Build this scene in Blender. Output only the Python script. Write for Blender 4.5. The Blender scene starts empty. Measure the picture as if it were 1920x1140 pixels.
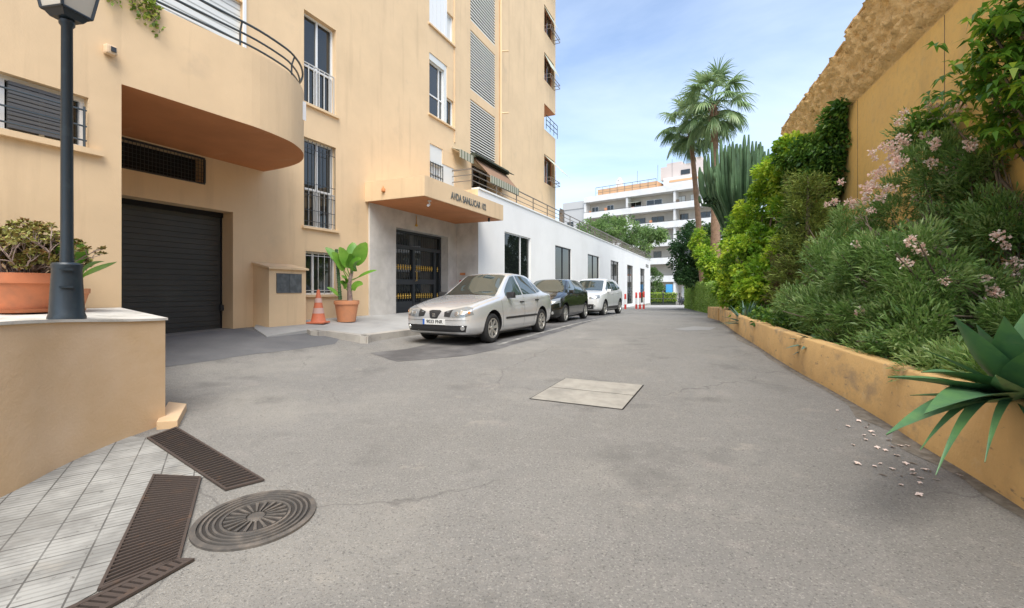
import bpy, bmesh, math, random
import numpy as np
from mathutils import Vector, Matrix, noise
from mathutils.bvhtree import BVHTree
random.seed(7); rng = np.random.default_rng(7)
R = math.radians
scene = bpy.context.scene
col = scene.collection
EYE = 1.4; F = 853.0; HY = 543.0; CX = 960.0
# ------------------------------------------------------------------ frames
TH = math.atan2(390, 853); SN, CS = math.sin(TH), math.cos(TH)
def FP(s, L, z): return Vector((s*SN - L*CS, s*CS + L*SN, z))          # facade frame
def FL(x, y): return (x*SN + y*CS, -(x*CS - y*SN))                      # world -> (s, L)
def sF(px, L):
    t = (px-CX)/F; return L*(CS + t*SN)/(SN - t*CS)
def fz(px, py, L):                                                      # height on facade plane
    s = sF(px, L); return EYE + (HY-py)/F*(s*CS + L*SN)
TH2 = math.atan2(285, 853); S2, C2 = math.sin(TH2), math.cos(TH2)
def RP(s, r, z): return Vector((s*S2 + r*C2, s*C2 - r*S2, z))           # right wall frame
def sm(t): t = max(0.0, min(1.0, t)); return t*t*(3-2*t)
HP = [(-60,1.5),(0,1.42),(2.5,1.36),(4.3,1.28),(7,1.14),(9,1.07),(14,1.045),(20,1.12),(52,1.83),(60,2.0),(90,2.1),(400,2.1)]
def hbase(y):
    if y <= HP[0][0]: return HP[0][1]
    for (a, ha), (b, hb) in zip(HP, HP[1:]):
        if y <= b: return ha + (hb-ha)*(y-a)/(b-a)
    return HP[-1][1]
def hs(y): return (hbase(y-0.8)+hbase(y)*2+hbase(y+0.8))/4
def gz(x, y):
    s, L = FL(x, y)
    rise = .31*sm((L-5.8)/2.9)*(1-sm((s-14.5)/7))
    return EYE - hs(y) + rise
def G(px, py, dz=0.0):
    t = (px-CX)/F; m = (py-HY)/F
    lo, hi = 1.0, 140.0; y = lo
    step = .05; prev = None
    while y < hi:
        v = (EYE - m*y) - (gz(t*y, y)+dz)
        if v < 0:
            a, b = y-step, y
            for _ in range(25):
                c = (a+b)/2
                if (EYE - m*c) - (gz(t*c, c)+dz) < 0: b = c
                else: a = c
            y = (a+b)/2; break
        y += step
    return Vector((t*y, y, gz(t*y, y)+dz))
def P(px, py, y): return Vector(((px-CX)/F*y, y, EYE + (HY-py)/F*y))
# ------------------------------------------------------------------ object helpers
def link(o, parent=None):
    col.objects.link(o)
    if parent is not None: o.parent = parent
    return o
def thing(name, label, cat, loc=(0,0,0), rz=0.0, group=None):
    o = bpy.data.objects.new(name, None); link(o)
    o.location = loc; o.rotation_euler = (0,0,rz); o.empty_display_size = .2
    return tag(o, label, cat, group)
def tag(o, label=None, cat=None, group=None, kind=None):
    if label: o['label'] = label
    if cat: o['category'] = cat
    if group: o['group'] = group
    if kind: o['kind'] = kind
    return o
def root_matrix(o):
    while o.parent is not None: o = o.parent
    return Matrix.Translation(o.location) @ o.rotation_euler.to_matrix().to_4x4()
class MB:
    def __init__(s): s.bm = bmesh.new()
    def face(s, pts):
        vs = [s.bm.verts.new(p) for p in pts]
        try: return s.bm.faces.new(vs)
        except Exception: return None
    def hexa(s, b, t):
        n = len(b)
        vb = [s.bm.verts.new(p) for p in b]; vt = [s.bm.verts.new(p) for p in t]
        s.bm.faces.new(vb[::-1]); s.bm.faces.new(vt)
        for i in range(n): s.bm.faces.new((vb[i], vb[(i+1)%n], vt[(i+1)%n], vt[i]))
        return s
    def box(s, x0, x1, y0, y1, z0, z1):
        return s.hexa([(x0,y0,z0),(x1,y0,z0),(x1,y1,z0),(x0,y1,z0)], [(x0,y0,z1),(x1,y0,z1),(x1,y1,z1),(x0,y1,z1)])
    def fbox(s, s0, s1, L0, L1, z0, z1):
        q = [(s0,L0),(s1,L0),(s1,L1),(s0,L1)]
        return s.hexa([FP(a,b,z0) for a,b in q], [FP(a,b,z1) for a,b in q])
    def rbox(s, s0, s1, r0, r1, z0, z1):
        q = [(s0,r0),(s0,r1),(s1,r1),(s1,r0)]
        return s.hexa([RP(a,b,z0) for a,b in q], [RP(a,b,z1) for a,b in q])
    def tube(s, pts, r, n=8, caps=True):
        pts = [Vector(p) for p in pts]
        rr = r if isinstance(r, (list, tuple)) else [r]*len(pts)
        rings = []; a0 = None
        for i, p in enumerate(pts):
            d = (pts[min(i+1,len(pts)-1)] - pts[max(i-1,0)])
            if d.length < 1e-6: d = Vector((0,0,1))
            d.normalize()
            if a0 is None: a0 = d.orthogonal().normalized()
            a = (a0 - d*a0.dot(d))
            a = a.normalized() if a.length > 1e-5 else d.orthogonal().normalized()
            a0 = a; b = d.cross(a)
            rings.append([s.bm.verts.new(p + (a*math.cos(2*math.pi*k/n) + b*math.sin(2*math.pi*k/n))*rr[i]) for k in range(n)])
        for A, B in zip(rings, rings[1:]):
            for k in range(n): s.bm.faces.new((A[k], A[(k+1)%n], B[(k+1)%n], B[k]))
        if caps:
            s.bm.faces.new(rings[0][::-1]); s.bm.faces.new(rings[-1])
        return s
    def lathe(s, prof, c=(0,0,0), n=32, ax=(0,0,1)):
        c = Vector(c); ax = Vector(ax).normalized(); a = ax.orthogonal().normalized(); b = ax.cross(a)
        rings = []
        for r, h in prof:
            if r < 1e-5: rings.append([s.bm.verts.new(c + ax*h)]*n)
            else: rings.append([s.bm.verts.new(c + ax*h + (a*math.cos(2*math.pi*k/n)+b*math.sin(2*math.pi*k/n))*r) for k in range(n)])
        for A, B in zip(rings, rings[1:]):
            for k in range(n):
                q = []
                for v in (A[k], A[(k+1)%n], B[(k+1)%n], B[k]):
                    if v not in q: q.append(v)
                if len(q) >= 3:
                    try: s.bm.faces.new(q)
                    except Exception: pass
        return s
    def prism(s, poly, z0, z1):
        zz0 = z0 if callable(z0) else (lambda x, y: z0)
        zz1 = z1 if callable(z1) else (lambda x, y: z1)
        return s.hexa([(p[0],p[1],zz0(p[0],p[1])) for p in poly], [(p[0],p[1],zz1(p[0],p[1])) for p in poly])
    def build(s, name, mat, parent=None, smooth=None, bevel=None, world=True):
        bm = s.bm
        if bevel:
            bmesh.ops.remove_doubles(bm, verts=bm.verts, dist=1e-5)
            bmesh.ops.bevel(bm, geom=[e for e in bm.edges if e.is_manifold and e.calc_face_angle(0) > .5], offset=bevel, segments=2, affect='EDGES', profile=.6, clamp_overlap=True)
        bmesh.ops.recalc_face_normals(bm, faces=bm.faces)
        me = bpy.data.meshes.new(name); bm.to_mesh(me); bm.free()
        o = bpy.data.objects.new(name, me); me.materials.append(mat)
        if parent is not None and world: me.transform(root_matrix(parent).inverted())
        if smooth is not None:
            me.polygons.foreach_set('use_smooth', [True]*len(me.polygons))
            me.set_sharp_from_angle(angle=R(smooth))
        return link(o, parent)
def rooted(name, mb, mat, label, cat, group=None, smooth=None, bevel=None, loc=None):
    """a thing that is one mesh: origin moved to its base"""
    o = mb.build(name, mat, None, smooth, bevel)
    me = o.data
    co = np.empty(len(me.vertices)*3); me.vertices.foreach_get('co', co); co = co.reshape(-1,3)
    c = loc if loc is not None else (co[:,0].mean(), co[:,1].mean(), co[:,2].min())
    me.transform(Matrix.Translation(-Vector(c))); o.location = c
    return tag(o, label, cat, group)
# ------------------------------------------------------------------ materials
MT = {}
def mat(name, colr, rough=.7, metal=0.0, spec=.5, bump=None, var=None, coat=0.0, trans=0, emit=None, noise_scale=3.0, extra=None):
    m = bpy.data.materials.new(name); m.use_nodes = True; nt = m.node_tree; N = nt.nodes; Lk = nt.links
    b = N['Principled BSDF']
    b.inputs['Base Color'].default_value = (*colr, 1); b.inputs['Roughness'].default_value = rough
    b.inputs['Metallic'].default_value = metal; b.inputs['Specular IOR Level'].default_value = spec
    if coat: b.inputs['Coat Weight'].default_value = coat; b.inputs['Coat Roughness'].default_value = .04
    tc = N.new('ShaderNodeTexCoord')
    if var:                                   # (colour2, scale, detail, lo, hi)
        nz = N.new('ShaderNodeTexNoise'); nz.inputs['Scale'].default_value = var[1]; nz.inputs['Detail'].default_value = 6; nz.inputs['Roughness'].default_value = .6
        Lk.new(tc.outputs['Object'], nz.inputs['Vector'])
        cr = N.new('ShaderNodeMapRange'); cr.inputs['From Min'].default_value = var[2]; cr.inputs['From Max'].default_value = var[3]
        Lk.new(nz.outputs['Fac'], cr.inputs['Value'])
        mx = N.new('ShaderNodeMix'); mx.data_type = 'RGBA'
        mx.inputs['A'].default_value = (*colr, 1); mx.inputs['B'].default_value = (*var[0], 1)
        Lk.new(cr.outputs['Result'], mx.inputs['Factor']); Lk.new(mx.outputs['Result'], b.inputs['Base Color'])
        m['mix'] = mx.name
    if bump:                                  # list of (scale, strength, dist)
        prev = None
        for sc, st, di in bump:
            nz = N.new('ShaderNodeTexNoise'); nz.inputs['Scale'].default_value = sc; nz.inputs['Detail'].default_value = 4
            Lk.new(tc.outputs['Object'], nz.inputs['Vector'])
            bp = N.new('ShaderNodeBump'); bp.inputs['Strength'].default_value = st; bp.inputs['Distance'].default_value = di
            Lk.new(nz.outputs['Fac'], bp.inputs['Height'])
            if prev is not None: Lk.new(prev.outputs['Normal'], bp.inputs['Normal'])
            prev = bp
        Lk.new(prev.outputs['Normal'], b.inputs['Normal'])
    MT[name] = m
    return m
def overlay(m, colr, scale, lo, hi, fac=1.0, stretch=(1,1,1), detail=6, seed=0, kind='noise'):
    """mix another colour over the current base colour by a noise mask"""
    nt = m.node_tree; N = nt.nodes; Lk = nt.links; b = N['Principled BSDF']
    tc = N.new('ShaderNodeTexCoord'); mp = N.new('ShaderNodeMapping'); mp.inputs['Scale'].default_value = stretch; mp.inputs['Location'].default_value = (seed, seed*1.7, seed*.3)
    Lk.new(tc.outputs['Object'], mp.inputs['Vector'])
    if kind == 'noise':
        nz = N.new('ShaderNodeTexNoise'); nz.inputs['Detail'].default_value = detail; nz.inputs['Roughness'].default_value = .62; out = 'Fac'
    else:
        nz = N.new('ShaderNodeTexVoronoi'); nz.feature = 'DISTANCE_TO_EDGE'; out = 'Distance'
    nz.inputs['Scale'].default_value = scale
    Lk.new(mp.outputs['Vector'], nz.inputs['Vector'])
    cr = N.new('ShaderNodeMapRange'); cr.inputs['From Min'].default_value = lo; cr.inputs['From Max'].default_value = hi; cr.inputs['To Max'].default_value = fac
    Lk.new(nz.outputs[out], cr.inputs['Value'])
    mx = N.new('ShaderNodeMix'); mx.data_type = 'RGBA'
    inp = b.inputs['Base Color']
    if inp.is_linked: Lk.new(inp.links[0].from_socket, mx.inputs['A'])
    else: mx.inputs['A'].default_value = inp.default_value
    mx.inputs['B'].default_value = (*colr, 1)
    Lk.new(cr.outputs['Result'], mx.inputs['Factor']); Lk.new(mx.outputs['Result'], inp)
    return m
def leafmat(name, cols, rough=.5, transl=.35, pos=(0,.5,1)):
    m = bpy.data.materials.new(name); m.use_nodes = True; nt = m.node_tree; N = nt.nodes; Lk = nt.links
    b = N['Principled BSDF']; out = N['Material Output']
    at = N.new('ShaderNodeAttribute'); at.attribute_name = 'var'
    cr = N.new('ShaderNodeValToRGB'); el = cr.color_ramp.elements
    el[0].color = (*cols[0],1); el[0].position = pos[0]; el[1].color = (*cols[-1],1); el[1].position = pos[-1]
    for c, p in zip(cols[1:-1], pos[1:-1]):
        e = el.new(p); e.color = (*c,1)
    Lk.new(at.outputs['Fac'], cr.inputs['Fac']); Lk.new(cr.outputs['Color'], b.inputs['Base Color'])
    b.inputs['Roughness'].default_value = rough
    tr = N.new('ShaderNodeBsdfTranslucent'); Lk.new(cr.outputs['Color'], tr.inputs['Color'])
    ms = N.new('ShaderNodeMixShader'); ms.inputs['Fac'].default_value = transl
    Lk.new(b.outputs['BSDF'], ms.inputs[1]); Lk.new(tr.outputs['BSDF'], ms.inputs[2]); Lk.new(ms.outputs['Shader'], out.inputs['Surface'])
    MT[name] = m; return m
def scl(c, k): return tuple(x*k for x in c)
OR = (.745,.55,.335)
m_or = mat('ochre_stucco', OR, .9, bump=[(60,.25,.004),(6,.25,.01)], var=(scl(OR,.90),1.1,.35,.7))
overlay(m_or, (.50,.36,.22), 3.4, .55,.75,.50, stretch=(1,1,.08), seed=4, detail=9)
overlay(m_or, (.42,.33,.24), 1.1, .62,.80,.4, seed=33, detail=9)
overlay(m_or, (.80,.60,.38), .5, .5,.75,.35, seed=9)
m_orpl = mat('planter_stucco', (.68,.51,.34), .9, bump=[(45,.35,.006),(5,.3,.012)], var=((.60,.42,.24),1.3,.35,.7))
overlay(m_orpl, (.42,.32,.21), 3.5, .62,.8,.4, seed=3)
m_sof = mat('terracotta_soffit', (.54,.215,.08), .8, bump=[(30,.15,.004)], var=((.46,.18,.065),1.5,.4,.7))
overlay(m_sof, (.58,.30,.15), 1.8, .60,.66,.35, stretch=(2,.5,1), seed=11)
m_white = mat('white_render', (.84,.83,.79), .75, bump=[(40,.12,.003)], var=((.77,.76,.72),.6,.4,.75))
overlay(m_white, (.62,.63,.62), 2.5, .6,.85,.25, stretch=(1,1,.1), seed=6)
m_marble = mat('grey_marble', (.64,.61,.56), .35, var=((.50,.475,.43),1.6,.4,.65))
overlay(m_marble, (.42,.40,.37), 3.0, .57,.64,.35, stretch=(1,1,.4), seed=2)
m_coping = mat('whitewashed_coping', (.60,.58,.53), .85, bump=[(35,.3,.006)], var=((.40,.38,.33),4,.45,.68))
overlay(m_coping, (.22,.20,.17), 11, .60,.72,.6, seed=7)
m_frame = mat('white_frame', (.76,.77,.76), .4)
m_alu = mat('grey_aluminium', (.55,.55,.54), .4, metal=.3)
m_iron = mat('dark_iron', (.035,.04,.045), .45, bump=[(80,.1,.002)])
m_bars = mat('light_iron_bars', (.50,.50,.48), .5)
m_glass = mat('dark_glass', (.018,.022,.022), .03, spec=.8)
m_glassr = mat('mirror_glass', (.012,.015,.013), .02, spec=.5); m_glassr.node_tree.nodes['Principled BSDF'].inputs['IOR'].default_value = 1.4
m_dark = mat('dark_interior', (.012,.012,.013), .9)
m_shut = mat('white_shutter', (.66,.68,.66), .6)
m_louv = mat('louvre_slats', (.66,.64,.57), .6)
m_garage = mat('anthracite_door', (.042,.046,.046), .42, bump=[(25,.1,.003)], var=((.058,.062,.06),2,.4,.7))
m_rail = mat('balcony_rail_paint', (.05,.065,.075), .4)
m_railb = mat('terrace_rail_paint', (.16,.135,.11), .5)
m_post = mat('lamp_post_paint', (.014,.024,.034), .38, spec=.5, bump=[(60,.12,.003)], var=((.03,.045,.055),8,.55,.75))
m_lglass = mat('frosted_lantern_glass', (.50,.47,.40), .35)
m_terra = mat('terracotta', (.50,.17,.075), .85, bump=[(40,.2,.004)], var=((.36,.14,.07),5,.45,.7))
overlay(m_terra, (.55,.40,.30), 6, .64,.78,.4, seed=5)
m_terra2 = mat('terracotta_light', (.62,.27,.13), .85, bump=[(40,.2,.004)], var=((.52,.24,.13),5,.45,.7))
m_soil = mat('soil', (.07,.045,.03), 1, bump=[(20,.8,.04)], var=((.12,.08,.05),6,.4,.6))
m_conc = mat('concrete', (.40,.375,.33), .9, bump=[(60,.3,.004)], var=((.30,.28,.25),3,.4,.65))
overlay(m_conc, (.20,.19,.17), 9, .62,.74,.6, seed=1)
m_slab = mat('grey_paving', (.36,.36,.345), .85, bump=[(70,.2,.003)], var=((.29,.29,.28),1.4,.4,.65))
overlay(m_slab, (.20,.20,.19), 7, .64,.74,.5, seed=8)
m_castiron = mat('cast_iron', (.105,.098,.09), .6, metal=.25, bump=[(60,.3,.004)], var=((.20,.175,.15),9,.45,.7))
m_grate = mat('rusty_grate', (.075,.058,.05), .65, metal=.2, bump=[(50,.4,.003)], var=((.14,.085,.055),9,.58,.8))
m_gapblack = mat('gap_black', (.010,.009,.008), 1)
m_wallR = mat('ochre_retaining_wall', (.80,.54,.18), .9, bump=[(30,.4,.01),(4,.4,.03)], var=((.72,.48,.17),.8,.35,.65))
overlay(m_wallR, (.38,.27,.13), 1.6, .54,.76,.5, stretch=(1,1,.2), seed=3, detail=9)
overlay(m_wallR, (.50,.36,.17), 9, .50,.72,.4, seed=23, detail=10)
overlay(m_wallR, (.68,.52,.28), 3.5, .58,.8,.4, seed=13)
m_rough = mat('rough_cast_render', (.76,.53,.24), .95, bump=[(18,.9,.06),(60,.5,.012)], var=((.66,.46,.21),3,.35,.65))
m_kerbR = mat('ochre_planter_wall', (.68,.44,.18), .9, bump=[(40,.5,.008),(6,.4,.02)], var=((.52,.33,.14),1.2,.4,.65))
overlay(m_kerbR, (.24,.19,.14), 2.2, .52,.68,.65, stretch=(1,1,1.6), seed=21, detail=9)
overlay(m_kerbR, (.16,.13,.10), 7, .62,.70,.7, stretch=(1,1,2.5), seed=41, detail=9)
overlay(m_kerbR, (.70,.55,.33), 5, .6,.75,.5, seed=17)
m_orange = mat('cone_plastic', (.60,.17,.085), .65, var=((.48,.15,.08),6,.5,.7))
m_coneband = mat('cone_band', (.55,.36,.31), .6)
m_red = mat('red_paint', (.60,.05,.035), .5)
m_wpaint = mat('white_paint', (.78,.77,.75), .5)
m_gold = mat('brass_ornament', (.72,.46,.10), .35, metal=.6)
m_line = mat('worn_parking_line', (.36,.35,.32), .9, var=((.19,.185,.17),5,.38,.56))
m_patch = mat('shaded_dark_asphalt', (.118,.12,.124), .9, bump=[(120,.5,.006)], var=((.17,.17,.17),1.2,.4,.7))
overlay(m_patch, (.22,.22,.21), 30, .62,.7,.5)
m_darker = mat('darker_asphalt', (.085,.082,.08), .75, bump=[(120,.5,.006)], var=((.15,.145,.14),2,.4,.65))
# ------------------------------------------------------------------ asphalt
m_asph = mat('asphalt', (.19,.183,.167), .92, bump=[(140,.8,.008),(14,.2,.012)], var=((.215,.208,.192),.55,.38,.66))
overlay(m_asph, (.165,.162,.155), .33, .50,.70,.55, seed=31)
overlay(m_asph, (.34,.32,.29), .9, .60,.78,.55, stretch=(1,.7,1), seed=12)
overlay(m_asph, (.30,.27,.24), 2.6, .6,.75,.4, seed=44)
overlay(m_asph, (.125,.12,.112), 5.5, .66,.76,.4, seed=3)
overlay(m_asph, (.38,.365,.33), 80, .56,.69,.62, seed=5, detail=2)
overlay(m_asph, (.30,.285,.26), 9, .52,.7,.3, seed=15, detail=8)
overlay(m_asph, (.30,.285,.25), .55, .54,.72,.6, seed=61, detail=10)
overlay(m_asph, (.10,.097,.09), 1.3, .57,.70,.5, seed=71, detail=10)
overlay(m_asph, (.36,.33,.28), 2.2, .63,.72,.45, seed=81, detail=10)
overlay(m_asph, (.06,.058,.054), 72, .56,.69,.62, seed=8, detail=2)
def cracks(m, scale, w, fac, colr, seed):
    nt = m.node_tree; N = nt.nodes; Lk = nt.links; b = N['Principled BSDF']
    tc = N.new('ShaderNodeTexCoord'); nz = N.new('ShaderNodeTexNoise'); nz.inputs['Scale'].default_value = 1.3; nz.inputs['Detail'].default_value = 8
    Lk.new(tc.outputs['Object'], nz.inputs['Vector'])
    add = N.new('ShaderNodeMixRGB'); add.blend_type = 'ADD'; add.inputs['Fac'].default_value = .8
    Lk.new(tc.outputs['Object'], add.inputs['Color1']); Lk.new(nz.outputs['Color'], add.inputs['Color2'])
    mp = N.new('ShaderNodeMapping'); mp.inputs['Location'].default_value = (seed, seed, 0); Lk.new(add.outputs['Color'], mp.inputs['Vector'])
    v = N.new('ShaderNodeTexVoronoi'); v.feature = 'DISTANCE_TO_EDGE'; v.inputs['Scale'].default_value = scale; v.voronoi_dimensions = '2D'
    Lk.new(mp.outputs['Vector'], v.inputs['Vector'])
    r = N.new('ShaderNodeMapRange'); r.inputs['From Min'].default_value = 0; r.inputs['From Max'].default_value = w; r.inputs['To Min'].default_value = fac; r.inputs['To Max'].default_value = 0
    Lk.new(v.outputs['Distance'], r.inputs['Value'])
    msk = N.new('ShaderNodeTexNoise'); msk.inputs['Scale'].default_value = .45; Lk.new(mp.outputs['Vector'], msk.inputs['Vector'])
    mr = N.new('ShaderNodeMapRange'); mr.inputs['From Min'].default_value = .5; mr.inputs['From Max'].default_value = .58; Lk.new(msk.outputs['Fac'], mr.inputs['Value'])
    mu = N.new('ShaderNodeMath'); mu.operation = 'MULTIPLY'; Lk.new(r.outputs['Result'], mu.inputs[0]); Lk.new(mr.outputs['Result'], mu.inputs[1])
    mx = N.new('ShaderNodeMix'); mx.data_type = 'RGBA'; inp = b.inputs['Base Color']
    Lk.new(inp.links[0].from_socket, mx.inputs['A']); mx.inputs['B'].default_value = (*colr, 1); Lk.new(mu.outputs[0], mx.inputs['Factor']); Lk.new(mx.outputs['Result'], inp)
cracks(m_asph, .38, .006, .55, (.085,.08,.075), 4.0)
def axis(lo, hi, fine_lo, fine_hi, st):
    a = list(np.arange(fine_lo, fine_hi+1e-6, st)); g = st; v = fine_lo; out = []
    while v > lo: g *= 1.5; v -= g; out.append(v)
    b = []; g = st; v = a[-1]
    while v < hi: g *= 1.5; v += g; b.append(v)
    return out[::-1] + a + b
def sheet(name, xs, ys, zf, m):
    V = [(x, y, zf(x, y)) for y in ys for x in xs]; n = len(xs)
    Fc = [(j*n+i, j*n+i+1, (j+1)*n+i+1, (j+1)*n+i) for j in range(len(ys)-1) for i in range(n-1)]
    me = bpy.data.meshes.new(name); me.from_pydata(V, [], Fc); me.update()
    me.polygons.foreach_set('use_smooth', [True]*len(me.polygons))
    o = bpy.data.objects.new(name, me); me.materials.append(m); return link(o)
road = sheet('road', axis(-400,400,-9,16,.5), axis(-200,500,-1,64,.5), gz, m_asph); road['kind'] = 'structure'
def drape(name, poly, m, lift, kind='structure', cell=.25, jag=0.0):
    """flat sheet on the ground following its height"""
    bm = bmesh.new()
    pts = []
    n = len(poly)
    for i in range(n):
        a, b = Vector(poly[i][:2]), Vector(poly[(i+1)%n][:2]); k = max(1, int((b-a).length/cell))
        for j in range(k):
            p = a.lerp(b, j/k)
            if jag: p += Vector((random.uniform(-jag,jag), random.uniform(-jag,jag)))
            pts.append(p)
    f = bm.faces.new([bm.verts.new((p.x,p.y,0)) for p in pts])
    xs = [p.x for p in pts]; ys = [p.y for p in pts]
    for k in range(int((max(xs)-min(xs))/cell)+1):
        x = min(xs)+k*cell
        bmesh.ops.bisect_plane(bm, geom=bm.verts[:]+bm.edges[:]+bm.faces[:], plane_co=(x+.013,0,0), plane_no=(1,0,0))
    for k in range(int((max(ys)-min(ys))/cell)+1):
        y = min(ys)+k*cell
        bmesh.ops.bisect_plane(bm, geom=bm.verts[:]+bm.edges[:]+bm.faces[:], plane_co=(0,y+.013,0), plane_no=(0,1,0))
    for v in bm.verts: v.co.z = gz(v.co.x, v.co.y) + lift
    me = bpy.data.meshes.new(name); bmesh.ops.recalc_face_normals(bm, faces=bm.faces); bm.to_mesh(me); bm.free()
    if len(me.polygons) and me.polygons[0].normal.z < 0: me.flip_normals()
    o = bpy.data.objects.new(name, me); me.materials.append(m); link(o)
    if kind: o['kind'] = kind
    return o
# darker asphalt plus painted balcony shade before the garage, dark patch under and before the cars, parking line
ramp = [G(296,690), G(400,676), G(480,664), G(560,655), G(628,645), G(640,630), FP(6.9,8.2,0), FP(5.9,8.2,0), FP(5.9,8.62,0), FP(3.05,8.62,0), FP(3.05,6.4,0), FP(2.4,5.2,0)]
drape('ramp', ramp, m_patch, .004, jag=.012)
dark_patch = [G(695,662), G(760,655), G(830,640), FP(11.5,5.9,0), FP(24,5.9,0), FP(24,4.55,0), G(1063,618), G(1000,636), G(925,657), G(870,668), G(800,674), G(745,678)]
drape('asphalt_dark_patch', dark_patch, m_darker, .004, jag=.02)
ln = [FP(7.95,3.98,0), FP(30,4.35,0), FP(30,4.25,0), FP(7.9,3.88,0)]
drape('parking_line', ln, m_line, .008, cell=.5)
# ------------------------------------------------------------------ pavement slab in front of the entrance
def slabz(x, y):
    s, L = FL(x, y)
    t = max(0, min(1, (L-5.9)/2.8)); h = .945 - .245*t
    g = gz(x, y)+.006
    return max(g + (EYE - h - g)*sm((s-5.55)/.75), g)
k0 = G(598,630); k1 = G(700,643)
S1, L1 = FL(k1.x, k1.y); S0, L0 = FL(k0.x, k0.y)
print('kerb', S0, L0, S1, L1)
sl = [(S0-.02,L0+.28),(S0-.08,L0+.12),(S0-.02,L0),(S0+.12,L0-.05),(S1-.15,L1+.02),(S1,L1+.12)]
sl2 = sl + [(24.5,5.95),(24.5,7.9),(14.1,7.9),(14.1,8.7),(6.35,8.7),(6.0,8.3),(5.75,7.6)]
mb = MB(); mb.prism([FP(a,b,0)[:2] for a,b in sl2], lambda x,y: gz(x,y)-.2, slabz)
pv = mb.build('pavement', m_slab); pv['kind'] = 'structure'
# kerb stones
krb = MB(); path = sl + [(24.5,5.95)]
for (a, b), (c, d) in zip(path, path[1:]):
    n_ = max(1, int(math.hypot(c-a, d-b)/.9))
    for i in range(n_):
        p = Vector((a+(c-a)*i/n_, b+(d-b)*i/n_)); q = Vector((a+(c-a)*(i+1)/n_, b+(d-b)*(i+1)/n_)); dd = (q-p).normalized(); nn = Vector((-dd.y, dd.x))
        q = q - dd*.008
        if n_ == 1 and (q-p).length < .5: q = q + dd*.008
        quad = [FP(*(p-nn*.02), 0)[:2], FP(*(q-nn*.02), 0)[:2], FP(*(q+nn*.14), 0)[:2], FP(*(p+nn*.14), 0)[:2]]
        krb.prism(quad, lambda x,y: gz(x,y)-.15, lambda x,y: slabz(x,y)+.006)
kb = krb.build('kerb', m_conc); kb['kind'] = 'structure'
# ------------------------------------------------------------------ apartment building
def wallgrid(mb, s0, s1, z0, z1, L, holes, depth=.2, mk=None):
    """front skin of a wall in the plane L with rectangular openings and their reveals"""
    S = sorted({s0, s1, *[h[0] for h in holes], *[h[1] for h in holes]}); Z = sorted({z0, z1, *[h[2] for h in holes], *[h[3] for h in holes]})
    S = [v for v in S if s0 <= v <= s1]; Z = [v for v in Z if z0 <= v <= z1]
    for a, b in zip(S, S[1:]):
        for c, d in zip(Z, Z[1:]):
            ms, mz = (a+b)/2, (c+d)/2
            if any(h[0] < ms < h[1] and h[2] < mz < h[3] for h in holes): continue
            mb.face([FP(a,L,c), FP(b,L,c), FP(b,L,d), FP(a,L,d)])
    for h in holes:
        a, b, c, d = h[:4]; D = h[4] if len(h) > 4 else depth
        for q in ([(a,c),(a,d)], [(b,c),(b,d)], [(a,d),(b,d)], [(a,c),(b,c)]):
            (u, v), (w, x) = q
            mb.face([FP(u,L,v), FP(w,L,x), FP(w,L+D,x), FP(u,L+D,v)])
def fh(L, pl, pr, yt, yb, pxt=None, pxb=None):
    """opening from pixels: left px, right px, top y (at px pxt), bottom y (at pxb)"""
    return (sF(pl,L), sF(pr,L), fz(pxb or pl, yb, L), fz(pxt or pl, yt, L))
LF = 8.7; LB = 6.54; LW = 7.79
SE = sF(1041.5, LF); ZT = 27.0
print('facade end', SE, 'W', FP(SE,LF,0))
bld = thing('apartment_building', 'tall ochre stucco apartment building with curved balcony, garage and canopied entrance', 'apartment building', FP(9,LF+5,EYE-.7), R(90)-TH)
HOL = {}
HOL['w1'] = fh(LF, 570, 630, 18, 192, 572, 572)
HOL['w2'] = fh(LF, 570, 630, 256, 424, 572, 572)
HOL['w3'] = fh(LF, 573, 633, 470, 553)
HOL['w4'] = (sF(255,LF), sF(455,LF), EYE+3.3, fz(455,97,LF)+2.0)
HOL['w4'] = (HOL['w4'][0], HOL['w4'][1], fz(455,97,LF), fz(455,97,LF)+1.9)
HOL['w4b'] = (sF(350,LF), sF(462,LF), fz(462,13,LF)+.05, fz(462,13,LF)+1.3)
HOL['w5'] = fh(LF, 805, 850.5, 97, 212, 805, 803)
HOL['w6'] = (HOL['w5'][0], HOL['w5'][1], fz(803,42,LF), fz(803,42,LF)+2.0)
HOL['w7'] = fh(LF, 806, 852, 268, 338)
HOL['gar'] = (3.2, 5.85, EYE-1.4, EYE+1.52, .38)
HOL['gri'] = (3.2, sF(385,LF), EYE+1.955, EYE+2.44, .3)
HOL['door'] = (sF(740,LF), sF(838,LF), EYE-1.0, fz(740,426,LF), .35)
HOL['tdoor'] = (sF(884,LF), sF(927,LF), EYE+2.9, EYE+5.0, .5)
vents = []
for zt, zb in ((13.02,10.35),(9.98,7.69),(7.32,5.13)):
    vents.append((sF(882,LF), sF(928,LF), EYE+zb, EYE+zt, .25))
vents.append((sF(882,LF), sF(928,LF), EYE+13.4, EYE+15.9, .25))
ends = []
s10 = sF(1020.5, LF)
for zb, zt in ((14.1,15.55),(11.45,12.95),(5.85,7.4),(16.9,18.3)):
    ends.append((s10, sF(1039,LF), EYE+zb, EYE+zt, .3))
notch = (s10, SE, EYE+8.75, EYE+10.15, 0)
mb = MB()
wallgrid(mb, -6, 9.63, EYE-1.8, ZT, LF, [HOL[k] for k in ('w1','w2','w3','w4','w4b','gar','gri')])
wallgrid(mb, 9.63, 14.15, EYE+2.4, ZT, LF, [HOL['w5'],HOL['w6'],HOL['w7']])
wallgrid(mb, 14.15, SE, EYE+2.6, ZT, LF, [HOL['tdoor']]+vents+ends+[notch])
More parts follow.
